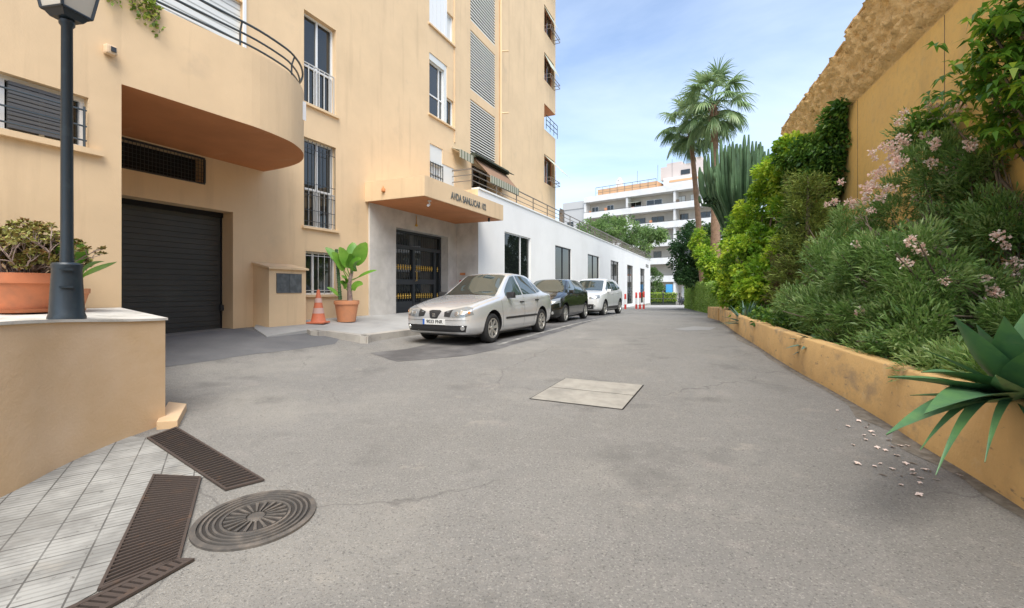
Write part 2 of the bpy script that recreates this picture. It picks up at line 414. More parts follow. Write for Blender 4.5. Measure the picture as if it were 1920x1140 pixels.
mb.face([FP(SE,LF,EYE-2), FP(SE,LF+14,EYE-2), FP(SE,LF+14,EYE+8.75), FP(SE,LF,EYE+8.75)])
mb.face([FP(SE,LF,EYE+10.15), FP(SE,LF+14,EYE+10.15), FP(SE,LF+14,ZT), FP(SE,LF,ZT)])
mb.face([FP(SE,LF+1.6,EYE+8.75), FP(SE,LF+14,EYE+8.75), FP(SE,LF+14,EYE+10.15), FP(SE,LF+1.6,EYE+10.15)])
mb.face([FP(s10,LF+1.6,EYE+8.75), FP(SE,LF+1.6,EYE+8.75), FP(SE,LF+1.6,EYE+10.15), FP(s10,LF+1.6,EYE+10.15)])
mb.face([FP(s10,LF,EYE+8.75), FP(s10,LF+1.6,EYE+8.75), FP(s10,LF+1.6,EYE+10.15), FP(s10,LF,EYE+10.15)])
mb.face([FP(s10,LF,EYE+8.75), FP(SE,LF,EYE+8.75), FP(SE,LF+1.6,EYE+8.75), FP(s10,LF+1.6,EYE+8.75)])
mb.face([FP(-6,LF,EYE-2), FP(-6,LF+14,EYE-2), FP(-6,LF+14,ZT), FP(-6,LF,ZT)])
mb.face([FP(-6,LF+14,EYE-2), FP(SE,LF+14,EYE-2), FP(SE,LF+14,ZT), FP(-6,LF+14,ZT)])
mb.face([FP(-6,LF,ZT), FP(SE,LF,ZT), FP(SE,LF+14,ZT), FP(-6,LF+14,ZT)])
# slightly proud right half of the facade and shallow joint
wall = mb.build('wall', m_or, bld)
mb = MB(); mb.face([FP(s10,LF+.01,EYE+10.145), FP(SE,LF+.01,EYE+10.145), FP(SE,LF+1.59,EYE+10.145), FP(s10,LF+1.59,EYE+10.145)])
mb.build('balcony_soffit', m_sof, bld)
jt = MB(); jt.fbox(sF(851.5,LF), sF(853,LF), LF-.035, LF-.001, EYE+5.3, ZT-.1)
jt.build('facade_step', m_or, bld)
# sills
def sill(h, L=LF, m=m_or, ext=.07):
    b = MB(); b.fbox(h[0]-ext, h[1]+ext, L-.06, L+.12, h[2]-.05, h[2]+.004); b.build('sill', m, bld)
for k in ('w1','w2','w3','w5','w6'): sill(HOL[k])
def window(h, L, depth=.17, mull=(), rails=(), glass=None, fr=.045, frame_m=None, name='window'):
    s0, s1, z0, z1 = h[:4]; frame_m = frame_m or m_frame
    b = MB(); l0, l1 = L+depth-.05, L+depth
    b.fbox(s0, s0+fr, l0, l1, z0, z1); b.fbox(s1-fr, s1, l0, l1, z0, z1)
    b.fbox(s0+fr, s1-fr, l0, l1, z0, z0+fr); b.fbox(s0+fr, s1-fr, l0, l1, z1-fr, z1)
    for t in mull: c = s0+(s1-s0)*t; b.fbox(c-.022, c+.022, l0+.004, l1-.004, z0+fr, z1-fr)
    for t in rails: c = z0+(z1-z0)*t; b.fbox(s0+fr, s1-fr, l0+.008, l1-.008, c-.022, c+.022)
    w = b.build(name, frame_m, bld)
    p = MB(); p.face([FP(s0,l1-.01,z0), FP(s1,l1-.01,z0), FP(s1,l1-.01,z1), FP(s0,l1-.01,z1)])
    p.build('pane', glass or m_glass, w)
    return w
def bars(h, L, n, parent, off=.03, r=.008, z=(0,1), m=None, rails=(0,1), name='grille', bow=0):
    s0, s1, z0, z1 = h[:4]; a = z0+(z1-z0)*z[0]; b_ = z0+(z1-z0)*z[1]
    b = MB()
    for i in range(n+1):
        s = s0+.02+(s1-s0-.04)*i/n; b.tube([FP(s,L+off,a), FP(s,L+off,b_)], r, 5)
    for t in rails: zz = a+(b_-a)*t; b.tube([FP(s0+.012,L+off,zz), FP(s1-.012,L+off,zz)], r*1.2, 5)
    return b.build(name, m or m_bars, parent)
w = window(HOL['w1'], LF, .17, (.5,), (.44,)); bars(HOL['w1'], LF, 6, w, .05, .014, (0,.45))
w = window(HOL['w2'], LF, .17, (.5,), (.44,)); bars(HOL['w2'], LF, 6, w, .05, .013, (0,.42)); bars(HOL['w2'], LF, 8, w, .015, .007, (0.02,.98), m_iron, (.05,.18,.36,.5,.9))
w = window(HOL['w3'], LF, .17, (.33,)); bars(HOL['w3'], LF, 5, w, .03, .008, (0,1), m_alu, (.1,.9))
# upper left shutters behind the terrace
def shutter(h, L, depth, n, parent=None, m=None, name='shutter'):
    s0, s1, z0, z1 = h[:4]; b = MB(); hh = (z1-z0)/n
    for i in range(n):
        z = z0+i*hh
        b.hexa([FP(s0,L+depth-.03,z+.005), FP(s1,L+depth-.03,z+.005), FP(s1,L+depth,z+hh*.35), FP(s0,L+depth,z+hh*.35)],
               [FP(s0,L+depth-.028,z+hh*.93-.0), FP(s1,L+depth-.028,z+hh*.93), FP(s1,L+depth+.01,z+hh*.95), FP(s0,L+depth+.01,z+hh*.95)])
    b.face([FP(s0,L+depth+.02,z0), FP(s1,L+depth+.02,z0), FP(s1,L+depth+.02,z1), FP(s0,L+depth+.02,z1)])
    return b.build(name, m or m_shut, parent or bld)
shutter(HOL['w4'], LF, .1, 16); shutter(HOL['w4b'], LF, .1, 18)
b = MB(); h = HOL['w4']; b.fbox(h[1], h[1]+.06, LF-.03, LF+.05, h[2]-.05, h[3]); b.fbox(h[0], h[1]+.06, LF-.03, LF+.05, h[2]-.09, h[2]-.003); b.build('shutter_frame', m_frame, bld)
# bay windows
h = HOL['w5']; mid = sF(834,LF)
w = window((h[0], mid, h[2], h[3]-.22), LF, .14, (.75,), (.40,)); b = MB(); b.fbox(h[0], mid, LF+.02, LF+.14, h[3]-.22, h[3]-.002); b.build('shutter_box', m_shut, w)
b = MB(); b.fbox(mid, mid+.16, LF+.03, LF+.14, h[2], h[3]); b.build('pilaster', m_shut, bld)
zz = h[2]+(h[3]-h[2])*.47
window((mid+.16, h[1], h[2], zz), LF, .12, (), ()); b = MB(); b.fbox(mid+.16, h[1], LF+.002, LF+.19, zz, h[3]); b.build('infill', m_or, bld)
h = HOL['w6']
b = MB()
for i in range(4): b.fbox(h[0]+(mid-h[0])*i/4, h[0]+(mid-h[0])*(i+1)/4-.012, LF+.02, LF+.05, h[2], h[3])
b.fbox(mid, mid+.16, LF+.01, LF+.06, h[2], h[3]); b.build('shutter', m_frame, bld)
zz = h[2]+(h[3]-h[2])*.5; window((mid+.16, h[1], h[2], zz), LF, .12, glass=m_shut); b = MB(); b.fbox(mid+.16, h[1], LF+.002, LF+.19, zz, h[3]); b.build('infill', m_or, bld)
h = HOL['w7']; mid = sF(830,LF); z1 = h[2]+(h[3]-h[2])*.52
b = MB(); b.fbox(h[0], mid, LF+.03, LF+.15, z1, h[3]); b.build('shutter_box', m_shut, bld)
w = window((h[0], mid, h[2], z1), LF, .14, (.5,), (.5,), glass=m_shut); bars((h[0],mid,h[2],z1), LF, 5, w, -.02, .014, (0,1), m_iron, (.05,.3,.95))
b = MB(); b.fbox(mid, h[1], LF+.02, LF+.15, h[2], z1+.1); b.build('white_door', m_shut, bld)
b = MB(); b.fbox(mid, h[1], LF+.002, LF+.15, z1+.1, h[3]); b.build('infill', m_or, bld)
# louvre panels
for h in vents[:4]:
    s0, s1, z0, z1 = h[:4]
    b = MB(); n = 21; hh = (z1-z0)/n
    for i in range(n):
        z = z0+i*hh
        b.hexa([FP(s0+.003,LF+.0,z), FP(s1-.003,LF+.0,z), FP(s1-.003,LF+.10,z+hh*.55), FP(s0+.003,LF+.10,z+hh*.55)],
               [FP(s0+.003,LF+.0,z+hh*.46), FP(s1-.003,LF+.0,z+hh*.46), FP(s1-.003,LF+.10,z+hh*.72), FP(s0+.003,LF+.10,z+hh*.72)])
    v = b.build('louvre_panel', m_louv, bld)
    b = MB(); b.face([FP(s0,LF+.2,z0), FP(s1,LF+.2,z0), FP(s1,LF+.2,z1), FP(s0,LF+.2,z1)]); b.build('backing', m_dark, v)
# drain pipe with outlets
b = MB(); sp = sF(937,LF); b.tube([FP(sp,LF-.06,EYE+4.2), FP(sp,LF-.06,ZT)], .05, 8)
for px, py in ((937,97),(937,213)):
    z = fz(px,py,LF); b.tube([FP(sp,LF-.06,z), FP(sp+.15,LF-.35,z+.03)], .035, 8)
b.build('drain_pipe', m_or, bld, smooth=40)
# end windows with awnings
m_awn = mat('pale_awning_cloth', (.52,.54,.44), .8, var=((.40,.43,.35),6,.45,.6))
m_awn2 = mat('green_striped_awning', (.55,.60,.45), .8)
nt = m_awn2.node_tree; wv = nt.nodes.new('ShaderNodeTexWave'); wv.bands_direction = 'X'; wv.inputs['Scale'].default_value = 1.5
tcn = nt.nodes.new('ShaderNodeTexCoord'); nt.links.new(tcn.outputs['Object'], wv.inputs['Vector'])
mxn = nt.nodes.new('ShaderNodeMix'); mxn.data_type = 'RGBA'; mxn.inputs['A'].default_value = (.46,.44,.34,1); mxn.inputs['B'].default_value = (.20,.21,.14,1)
rmp = nt.nodes.new('ShaderNodeMapRange'); rmp.inputs['From Min'].default_value = .35; rmp.inputs['From Max'].default_value = .55
nt.links.new(wv.outputs['Fac'], rmp.inputs['Value']); nt.links.new(rmp.outputs['Result'], mxn.inputs['Factor']); nt.links.new(mxn.outputs['Result'], nt.nodes['Principled BSDF'].inputs['Base Color'])
m_awnd = mat('dark_green_awning', (.045,.055,.035), .8)
for i, h in enumerate(ends):
    w = window(h, LF, .22, (.5,), (), frame_m=m_terra2)
    s0, s1, z0, z1 = h[:4]
    b = MB(); H_ = z1-z0
    out = .35 if i != 2 else 1.0; low = .55 if i != 2 else .70
    q = [FP(s0+.1,LF+.02,z1-.05), FP(s1-.05,LF+.02,z1-.05), FP(s1-.05,LF-out,z1-H_*low), FP(s0+.1,LF-out,z1-H_*low)]
    b.hexa([p-Vector((0,0,.02)) for p in q], q)
    b.build('awning', m_awn, w)
    b = MB()
    for zz in (z0+.05, z0+.25): b.tube([FP(s0,LF+.02,zz), FP(s0,LF-.35,zz), FP(s1,LF-.35,zz), FP(s1,LF+.02,zz)], .018, 5)
    for k in range(7): s = s0+(s1-s0)*k/6; b.tube([FP(s,LF-.35,z0+.05), FP(s,LF-.35,z0+.25)], .012, 4)
    b.build('drying_rack', m_railb, w)
b = MB()
for zz in (9.0,9.25,9.5): b.tube([FP(s10+.02,LF-.1,EYE+zz), FP(SE+.05,LF-.1,EYE+zz)], .02, 5)
for k in range(4): s = s10+.05+(SE-s10)*k/3; b.tube([FP(s,LF-.1,EYE+8.77), FP(s,LF-.1,EYE+9.5)], .016, 5)
b.build('balcony_rail', m_awnd, bld)
# terrace door with large dark awning and striped valance
h = HOL['tdoor']
window((h[0],h[1],h[2],h[3]), LF, .4, (.33,.66), (), frame_m=m_railb)
b = MB(); s0, s1 = h[0]-.15, sF(946,LF)
zt = fz(882,289,LF); s0 = sF(882,LF); q = [FP(s0+.1,LF-.1,zt-.1), FP(s1-.1,LF-.1,zt-.1), FP(s1-.3,LF-.80,zt-.88), FP(s0+.1,LF-.80,zt-.88)]
b.hexa([p-Vector((0,0,.02)) for p in q], q); aw_ = b.build('awning', mat('brown_awning_cloth', (.25,.15,.09), .85), bld)
b = MB(); b.fbox(s0, s1, LF-.22, LF-.003, zt-.12, zt+.05); b.hexa([FP(s0,LF-.42,zt-.14), FP(s1+.1,LF-.42,zt-.14), FP(s1+.1,LF-.222,zt-.06), FP(s0,LF-.222,zt-.06)], [FP(s0,LF-.42,zt-.11), FP(s1+.1,LF-.42,zt-.11), FP(s1+.1,LF-.222,zt-.02), FP(s0,LF-.222,zt-.02)]); b.build('awning_box', m_awnd, aw_)
b = MB(); b.fbox(s0+.1, s1-.3, LF-.83, LF-.81, zt-1.14, zt-.86); b.build('valance', m_awn2, aw_)
b = MB(); a0, a1 = sF(846,LF), sF(872,LF); za = fz(846,281,LF)
q = [FP(a0,LF-.02,za+.1), FP(a1,LF-.02,za+.1), FP(a1,LF-.35,za-.02), FP(a0,LF-.35,za-.02)]
b.hexa([p-Vector((0,0,.02)) for p in q], q); b.fbox(a0, a1, LF-.37, LF-.352, za-.3, za-.01); b.build('striped_awning', m_awn2, bld)
# --- ground floor block on the left with terrace and curved balcony
WL = (sF(-70,LB), sF(166,LB), EYE+1.60, EYE+2.185)
zt = EYE+3.6; zs = EYE+2.47
b = MB()
wallgrid(b, -6, 3.02, EYE-1.8, zt, LB, [WL], .16)
b.face([FP(3.02,LB,EYE-1.8), FP(3.02,LF,EYE-1.8), FP(3.02,LF,zs), FP(3.02,LB,zs)])
outl = [(3.02,6.54),(3.6,6.49),(4.2,6.45),(4.74,6.42),(5.3,6.5),(5.6,6.63),(5.85,6.80),(6.1,7.06),(6.3,7.38),(6.42,7.75),(6.48,8.2),(6.5,8.69)]
def smooth_path(P_, k=4):
    out = []
    for i in range(len(P_)-1):
        p0, p1, p2, p3 = P_[max(i-1,0)], P_[i], P_[i+1], P_[min(i+2,len(P_)-1)]
        for j in range(k):
            t = j/k
            out.append(tuple(.5*((2*b_)+(-a_+c_)*t+(2*a_-5*b_+4*c_-d_)*t*t+(-a_+3*b_-3*c_+d_)*t**3) for a_,b_,c_,d_ in zip(p0,p1,p2,p3)))
    return out + [tuple(P_[-1])]
oc = smooth_path(outl)
cen = (4.6, 8.6)
for (a, bb), (c, d) in zip(oc, oc[1:]):
    b.face([FP(a,bb,zs), FP(c,d,zs), FP(c,d,zt), FP(a,bb,zt)])
def inset(p, k=.14):
    v = Vector((cen[0]-p[0], cen[1]-p[1])).normalized(); return (p[0]+v.x*k, p[1]+v.y*k)
ic = [inset(p) for p in oc]
for i in range(len(oc)-1):
    b.face([FP(*oc[i],zt), FP(*oc[i+1],zt), FP(*ic[i+1],zt), FP(*ic[i],zt)])
    b.face([FP(*ic[i],zt), FP(*ic[i+1],zt), FP(*ic[i+1],zt-.9), FP(*ic[i],zt-.9)])
b.face([FP(-6,LB,zt), FP(3.02,LB,zt), FP(3.02,LB+.14,zt), FP(-6,LB+.14,zt)]); b.face([FP(-6,LB+.14,zt), FP(3.02,LB+.14,zt), FP(3.02,LB+.14,zt-.9), FP(-6,LB+.14,zt-.9)])
b.face([FP(-6,LB+.14,zt-.9), FP(3.02,LB+.14,zt-.9), FP(3.02,LF,zt-.9), FP(-6,LF,zt-.9)])
bal = b.build('balcony', m_or, bld, smooth=35)
b = MB(); b.face([FP(*p,zt-.9) for p in ic] + [FP(3.02,8.69,zt-.9)]); b.build('balcony_floor', m_slab, bal)
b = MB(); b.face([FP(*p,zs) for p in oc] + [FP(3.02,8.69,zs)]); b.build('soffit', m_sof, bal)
# louvred window of the left block with curved rails
w = window(WL, LB, .14, (.30,.62), (), glass=m_glass)
shutter((WL[0]+(WL[1]-WL[0])*.34, WL[1]-(WL[1]-WL[0])*.14, WL[2]+.05, WL[3]-.05), LB, .08, 11, w, mat('dull_grey_shutter', (.11,.11,.11), .5))
b = MB(); b.fbox(WL[0]-.1, WL[1]+.12, LB-.06, LB+.1, WL[2]-.06, WL[2]+.003); b.build('sill', m_or, bld)
b = MB()
for k, zz in enumerate((.08,.24,.42)):
    z = WL[2]+zz; b.tube([FP(WL[0],LB-.03,z), FP(WL[1]-.03,LB-.03,z)], .011, 6)
for s in (WL[1]-.05, WL[1]-.95): b.tube([FP(s,LB-.03,WL[2]+.0), FP(s,LB-.03,WL[2]+.46)], .012, 6)
b.build('window_rail', m_rail, w)
# balcony rail
b = MB(); rp = [(-6,LB+.07)] + [inset(p,.07) for p in oc[:-5]]
def offp(p, k): return inset(p, -k) if p[0] > 2.9 else (p[0], p[1]-k)
for zz, o_, r_ in ((.10,0,.016),(.24,.0,.016),(.38,.05,.018)):
    b.tube([FP(*offp(p,o_), zt+zz) for p in rp], r_, 7)
for i in [0,1]+list(range(2,len(rp),9)):
    p = rp[i]
    b.tube([FP(*p,zt-.05), FP(*p,zt+.24), FP(*offp(p,.05),zt+.38)], .014, 6)
for s in (-3.5,-1.5,.5,2.2):
    b.tube([FP(s,LB+.07,zt-.05), FP(s,LB+.07,zt+.24), FP(s,LB+.02,zt+.38)], .014, 6)
p = rp[-1]; e = inset(oc[-3],.0)
b.tube([FP(*offp(p,.05),zt+.38), FP(e[0]+.03,e[1],zt+.30), FP(e[0],e[1],zt+.18), FP(*p,zt+.10)], .016, 7)
b.build('rail', m_rail, bal, smooth=50)
b = MB(); c = P(564.5, 205, 8.15); c.z = 0; za, zb_ = P(564,188,8.15).z, P(564,223,8.15).z
d = FP(1,0,0)-FP(0,0,0); b.hexa([Vector((c.x,c.y,zb_))+v for v in (-d*.11, d*.11, d*.11+Vector((.0,-.012,0)), -d*.11+Vector((0,-.012,0)))], [Vector((c.x,c.y,za))+v for v in (-d*.11, d*.11, d*.11+Vector((0,-.012,0)), -d*.11+Vector((0,-.012,0)))]); b.build('sign_plate', m_wpaint, bal)
# alarm box
b = MB(); q = G
s_, z_ = sF(203,LB), fz(203,95,LB); b.fbox(s_-.055, s_+.055, LB-.09, LB-.001, z_-.06, z_+.05)
ab = b.build('alarm_box', m_orpl, bld, bevel=.02)
b = MB(); b.fbox(s_-.015, s_+.035, LB-.10, LB-.091, z_-.03, z_+.025); b.build('grille', m_iron, ab)
# garage door
h = HOL['gar']; b = MB(); z0, z1 = EYE-1.2, EYE+1.45; n = 27; hh = (z1-z0)/n
for i in range(n):
    z = z0+i*hh; b.fbox(h[0], h[1]-.03, LF+.345, LF+.375, z+.006, z+hh-.004)
b.fbox(h[0], h[1]-.03, LF+.36, LF+.38, z0, z1)
gd = b.build('garage_door', m_garage, bld, bevel=None)
b = MB(); b.fbox(h[0], h[1], LF+.30, LF+.39, z1-.02, EYE+1.52); b.fbox(h[1]-.03, h[1]-.001, LF+.33, LF+.39, z0, z1-.02); b.build('frame', m_dark, gd)
b = MB(); b.fbox(h[1]-.06, h[1]-.002, LF+.27, LF+.33, EYE-.42, EYE-.30); b.build('lock', m_iron, gd, bevel=.01)
# mesh grille over the garage
h = HOL['gri']; b = MB()
for i in range(38): s = h[0]+(h[1]-h[0])*i/37; b.tube([FP(s,LF+.02,h[2]), FP(s,LF+.02,h[3])], .004, 4)
for i in range(8): z = h[2]+(h[3]-h[2])*i/7; b.tube([FP(h[0],LF+.02,z), FP(h[1],LF+.02,z)], .004, 4)
b.fbox(h[0],h[1],LF+.0,LF+.03,h[3]-.025,h[3]+.01); b.fbox(h[0],h[1],LF+.0,LF+.03,h[2]-.01,h[2]+.02); b.fbox(h[1]-.02,h[1]+.01,LF-.003,LF+.028,h[2]+.02,h[3]-.025)
gv = b.build('vent_grille', m_iron, bld)
b = MB(); b.face([FP(h[0],LF+.29,h[2]), FP(h[1],LF+.29,h[2]), FP(h[1],LF+.29,h[3]), FP(h[0],LF+.29,h[3])]); b.build('backing', m_dark, gv)
# marble entrance wall, door
b = MB(); hd = HOL['door']
wallgrid(b, 9.63, 14.13, EYE-1.0, EYE+2.4, LF-.05, [(hd[0],hd[1],EYE-1.0,hd[3],.40)])
b.face([FP(9.63,LF-.05,EYE-1), FP(9.63,LF,EYE-1), FP(9.63,LF,EYE+2.4), FP(9.63,LF-.05,EYE+2.4)])
b.face([FP(14.13,LW,EYE-1), FP(14.13,LF-.05,EYE-1), FP(14.13,LF-.05,EYE+2.4), FP(14.13,LW,EYE+2.4)])
b.build('marble_cladding', m_marble, bld)
for q_ in [(9.64,hd[0],EYE+.2), (hd[1],14.12,EYE+.2), (9.64,hd[0],EYE+1.1), (hd[1],14.12,EYE+1.1)]:
    b = MB(); b.fbox(q_[0], q_[1], LF-.0525, LF-.049, q_[2]-.003, q_[2]+.003); b.build('cladding_joint', m_alu, bld)
s0, s1, z0, z1 = hd[0], hd[1], EYE-.72, hd[3]; Ld = LF+.27
b = MB(); fr = .06
sp = s0+(s1-s0)*.44; s3 = s0+(s1-s0)*.86; ztr = z0+(z1-z0)*.80
def frm(a, c, d, e, w_=.05, l=0.0):
    b.fbox(a, a+w_, Ld-.03-l, Ld+.03, d, e); b.fbox(c-w_, c, Ld-.03-l, Ld+.03, d, e); b.fbox(a+w_, c-w_, Ld-.03-l, Ld+.03, d, d+w_); b.fbox(a+w_, c-w_, Ld-.03-l, Ld+.03, e-w_, e)
frm(s0, s1, z0, z1, .06)
frm(s0+.06, sp, z0+.06, ztr, .05, .004); frm(sp, s3, z0+.06, ztr, .05, .008); frm(s3, s1-.06, z0+.06, ztr, .05, .006)
b.fbox(s0+.06, s1-.06, Ld-.034, Ld+.03, ztr, ztr+.06)
b.fbox(s0+.11, sp-.05, Ld-.02, Ld+.02, z0+.11, z0+.35); b.fbox(sp+.05, s3-.05, Ld-.02, Ld+.02, z0+.11, z0+.3)
zm = z0+1.0
b.fbox(s0+.11, sp-.05, Ld-.032, Ld+.02, zm-.12, zm+.04); b.fbox(sp+.05, s3-.05, Ld-.034, Ld+.02, zm-.1, zm+.06)
n = 0
for a, c in ((s0+.11, sp-.05), (sp+.05, s3-.05), (s3+.05, s1-.11)):
    k = max(2, int((c-a)/.11))
    for i in range(1, k): s = a+(c-a)*i/k; b.tube([FP(s,Ld,z0+.3), FP(s,Ld,ztr-.05)], .009, 5); b.tube([FP(s,Ld,ztr+.06), FP(s,Ld,z1-.06)], .009, 5)
dr = b.build('entrance_door', m_iron, bld)
b = MB(); b.face([FP(s0,Ld+.04,z0), FP(s1,Ld+.04,z0), FP(s1,Ld+.04,z1), FP(s0,Ld+.04,z1)]); b.build('pane', m_glass, dr)
orn = None
for a, c in ((s0+.11, sp-.05), (sp+.05, s3-.05), (s3+.05, s1-.11)):
    k = max(2, int((c-a)/.11))
    for i in range(1, k):
        s = a+(c-a)*i/k
        for z in (z0+.52, z0+1.42):
            p_ = root_matrix(bld).inverted() @ FP(s,Ld-.02,z)
            if orn is None:
                b = MB(); b.lathe([(0,-.09),(.022,-.07),(.012,-.04),(.034,0),(.012,.04),(.022,.07),(0,.09)], (0,0,0), 8)
                orn = b.build('brass_ornament', m_gold, dr, smooth=50, world=False); o_ = orn
            else: o_ = orn.copy(); link(o_)
            o_.location = p_
b = MB(); b.tube([FP(sp+.07,Ld-.03,zm), FP(sp+.07,Ld-.10,zm), FP(sp+.07,Ld-.10,zm+.3), FP(sp+.07,Ld-.03,zm+.3)], .012, 6); b.build('handle', m_gold, dr)
# canopy
b = MB(); b.fbox(9.5, 14.06, 6.76, LF-.001, EYE+2.37, EYE+2.885); cn = b.build('canopy', m_or, bld)
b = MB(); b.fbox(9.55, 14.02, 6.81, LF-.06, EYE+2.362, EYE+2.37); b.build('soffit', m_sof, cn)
b = MB(); c = FP(10.05,7.0,EYE+2.36); b.lathe([(0,0),(.05,0),(.05,-.02),(.02,-.03),(.02,-.09)], c, 12)
d = (FP(9.2,6.6,EYE+2.05)-c).normalized(); b.tube([c+Vector((0,0,-.1)), c+Vector((0,0,-.1))+d*.22], .035, 10)
b.build('security_camera', m_frame, cn, smooth=40)
b = MB(); b.fbox(13.3, 13.36, 6.9, 6.96, EYE+2.24, EYE+2.36); b.build('security_camera', m_iron, cn, bevel=.01)
b = MB(); c = FP(9.47, 8.05, EYE+2.63); b.lathe([(0,-.07),(.05,-.05),(.05,.02),(.02,.05),(0,.12)], c, 10); b.build('wall_lamp', m_sof, cn, smooth=50)
b = MB(); c = FP(hd[0]+.95, LF-.08, hd[3]+.18); b.lathe([(0,-.05),(.04,-.04),(.045,0),(.012,.03),(.008,.3),(0,.3)], c, 10); b.build('door_lamp', m_gold, bld, smooth=50)
def text(body, name, m, loc, size, rot, parent, extrude=.004, sx=1.0):
    cu = bpy.data.curves.new(name, 'FONT'); cu.body = body; cu.size = size; cu.extrude = extrude; cu.align_x = 'CENTER'; cu.align_y = 'CENTER'; cu.offset = size*.02
    o = bpy.data.objects.new(name, cu); col.objects.link(o); bpy.context.view_layer.update()
    dg = bpy.context.evaluated_depsgraph_get(); me = bpy.data.meshes.new_from_object(o.evaluated_get(dg)); bpy.data.objects.remove(o); bpy.data.curves.remove(cu)
    me.transform(Matrix.Translation(loc) @ rot @ Matrix.Diagonal((sx,1,1,1)))
    if parent: me.transform(root_matrix(parent).inverted())
    me.materials.clear(); me.materials.append(m)
    o = bpy.data.objects.new(name, me); return link(o, parent)
ROTF = Matrix.Rotation(R(90)-TH, 4, 'Z') @ Matrix.Rotation(R(90), 4, 'X')
m_let = mat('dull_metal_letters', (.17,.17,.15), .5, metal=.4)
sa, sb = sF(851,6.75), sF(907.5,6.75)
text('AVDA SANLUCAR 102', 'lettering', m_let, FP((sa+sb)/2, 6.755, EYE+2.60), .27, ROTF, cn, .008, .78)
# notice and box on the marble side wall
b = MB(); b.fbox(14.09, 14.128, 8.25, 8.52, EYE+.12, EYE+.34); nb = b.build('notice_board', m_red, bld)
b = MB(); b.fbox(14.00, 14.128, 8.20, 8.55, EYE-.25, EYE+.10); b.build('letter_box', m_alu, bld, bevel=.01)
b = MB(); b.fbox(14.09, 14.128, 8.30, 8.5, EYE+.52, EYE+.60); b.build('name_plate', m_sof, bld)
# meter pillar
mp_ = thing('utility_pillar', 'ochre stucco pillar with sloping cap and dark slate panel beside the traffic cone', 'utility pillar', FP(6.7,8.4,EYE-.85), R(90)-TH)
b = MB(); zc = EYE+.42
b.hexa([FP(6.27,8.22,EYE-1.1), FP(7.16,8.22,EYE-1.1), FP(7.16,8.698,EYE-1.1), FP(6.27,8.698,EYE-1.1)], [FP(6.27,8.22,zc), FP(7.16,8.22,zc), FP(7.16,8.698,zc+.1), FP(6.27,8.698,zc+.1)])
b.build('body', m_or, mp_)
b = MB(); b.hexa([FP(6.23,8.17,zc-.004), FP(7.20,8.17,zc-.004), FP(7.20,8.697,zc+.102), FP(6.23,8.697,zc+.102)], [FP(6.23,8.17,zc+.035), FP(7.20,8.17,zc+.035), FP(7.20,8.697,zc+.141), FP(6.23,8.697,zc+.141)])
b.build('cap', m_or, mp_)
b = MB(); b.fbox(6.43, 7.04, 8.205, 8.225, EYE-.07, EYE+.335); pn = b.build('panel', mat('slate_panel', (.075,.085,.09), .5, var=((.13,.145,.15),7,.45,.65)), mp_)
b = MB(); b.fbox(6.735, 6.74, 8.203, 8.206, EYE-.07, EYE+.335); b.build('seam', m_iron, pn)
# ------------------------------------------------------------------ white commercial building
s0w = 14.15; s1w = 57.9
com = thing('commercial_building', 'low white commercial building with dark shop windows and terrace railing on top', 'commercial building', FP(30,11,EYE-1.6), R(90)-TH)
zw = EYE+3.57
wh = []
for i, (a, bb, yt) in enumerate(((946,995,436),(1041,1071,464),(1102,1123.5,480),(1145,1160,491),(1176,1187,500),(1200.5,1209,507))):
    s, e = sF(a,LW), sF(bb,LW); zt_ = EYE+2.32
    zb = EYE-.05 if i < 4 else EYE-1.35-(i-4)*.1
    wh.append((s, e, zb, zt_, .12))
b = MB()
wallgrid(b, s0w, s1w, EYE-2.6, zw, LW, wh)
b.face([FP(s0w,LW,EYE+2.37), FP(s0w,LF,EYE+2.37), FP(s0w,LF,zw), FP(s0w,LW,zw)]); b.face([FP(s0w,LW,zw), FP(s1w,LW,zw), FP(s1w,LW+.25,zw), FP(s0w,LW+.25,zw)])
b.face([FP(s0w,LW+.25,zw-.3), FP(SE,LW+.25,zw-.3), FP(SE,LF,zw-.3), FP(s0w,LF,zw-.3)]); b.face([FP(SE,LW+.25,zw-.3), FP(s1w,LW+.25,zw-.3), FP(s1w,19,zw-.3), FP(SE,19,zw-.3)])
b.face([FP(s0w,LW+.25,zw-.3), FP(s1w,LW+.25,zw-.3), FP(s1w,LW+.25,zw), FP(s0w,LW+.25,zw)])
b.face([FP(s1w,LW,EYE-2.6), FP(s1w,19,EYE-2.6), FP(s1w,19,zw), FP(s1w,LW,zw)])
b.build('wall', m_white, com)
b = MB(); b.fbox(s0w-.008, s0w-.002, LW+.002, LF-.003, EYE+2.89, zw-.003); b.build('side_wall', m_or, com)
b = MB(); b.fbox(s0w+.02, s1w, LW-.05, LW-.001, EYE-2.6, EYE-1.62); b.build('plinth', m_conc, com)
b = MB(); b.fbox(s0w+.005, s1w-.02, LW-.04, LW+.27, zw+.001, zw+.06); b.build('coping', m_white, com)
for i, h in enumerate(wh):
    s, e, z0, z1 = h[:4]; bb = MB(); f_ = .05
    bb.fbox(s, s+f_, LW+.05, LW+.11, z0, z1); bb.fbox(e-f_, e, LW+.05, LW+.11, z0, z1); bb.fbox(s+f_, e-f_, LW+.05, LW+.11, z1-f_, z1); bb.fbox(s+f_, e-f_, LW+.05, LW+.11, z0, z0+f_)
    t = .62 if i == 0 else .5
    c = s+(e-s)*t; bb.fbox(c-.025, c+.025, LW+.052, LW+.108, z0+f_, z1-f_)
    if i > 3: bb.fbox(s+f_, e-f_, LW+.054, LW+.108, EYE-.1, EYE-.0)
    w = bb.build('window', m_iron if i else m_frame, com)
    bb = MB(); bb.face([FP(s,LW+.09,z0), FP(e,LW+.09,z0), FP(e,LW+.09,z1), FP(s,LW+.09,z1)]); bb.build('pane', m_glassr, w)
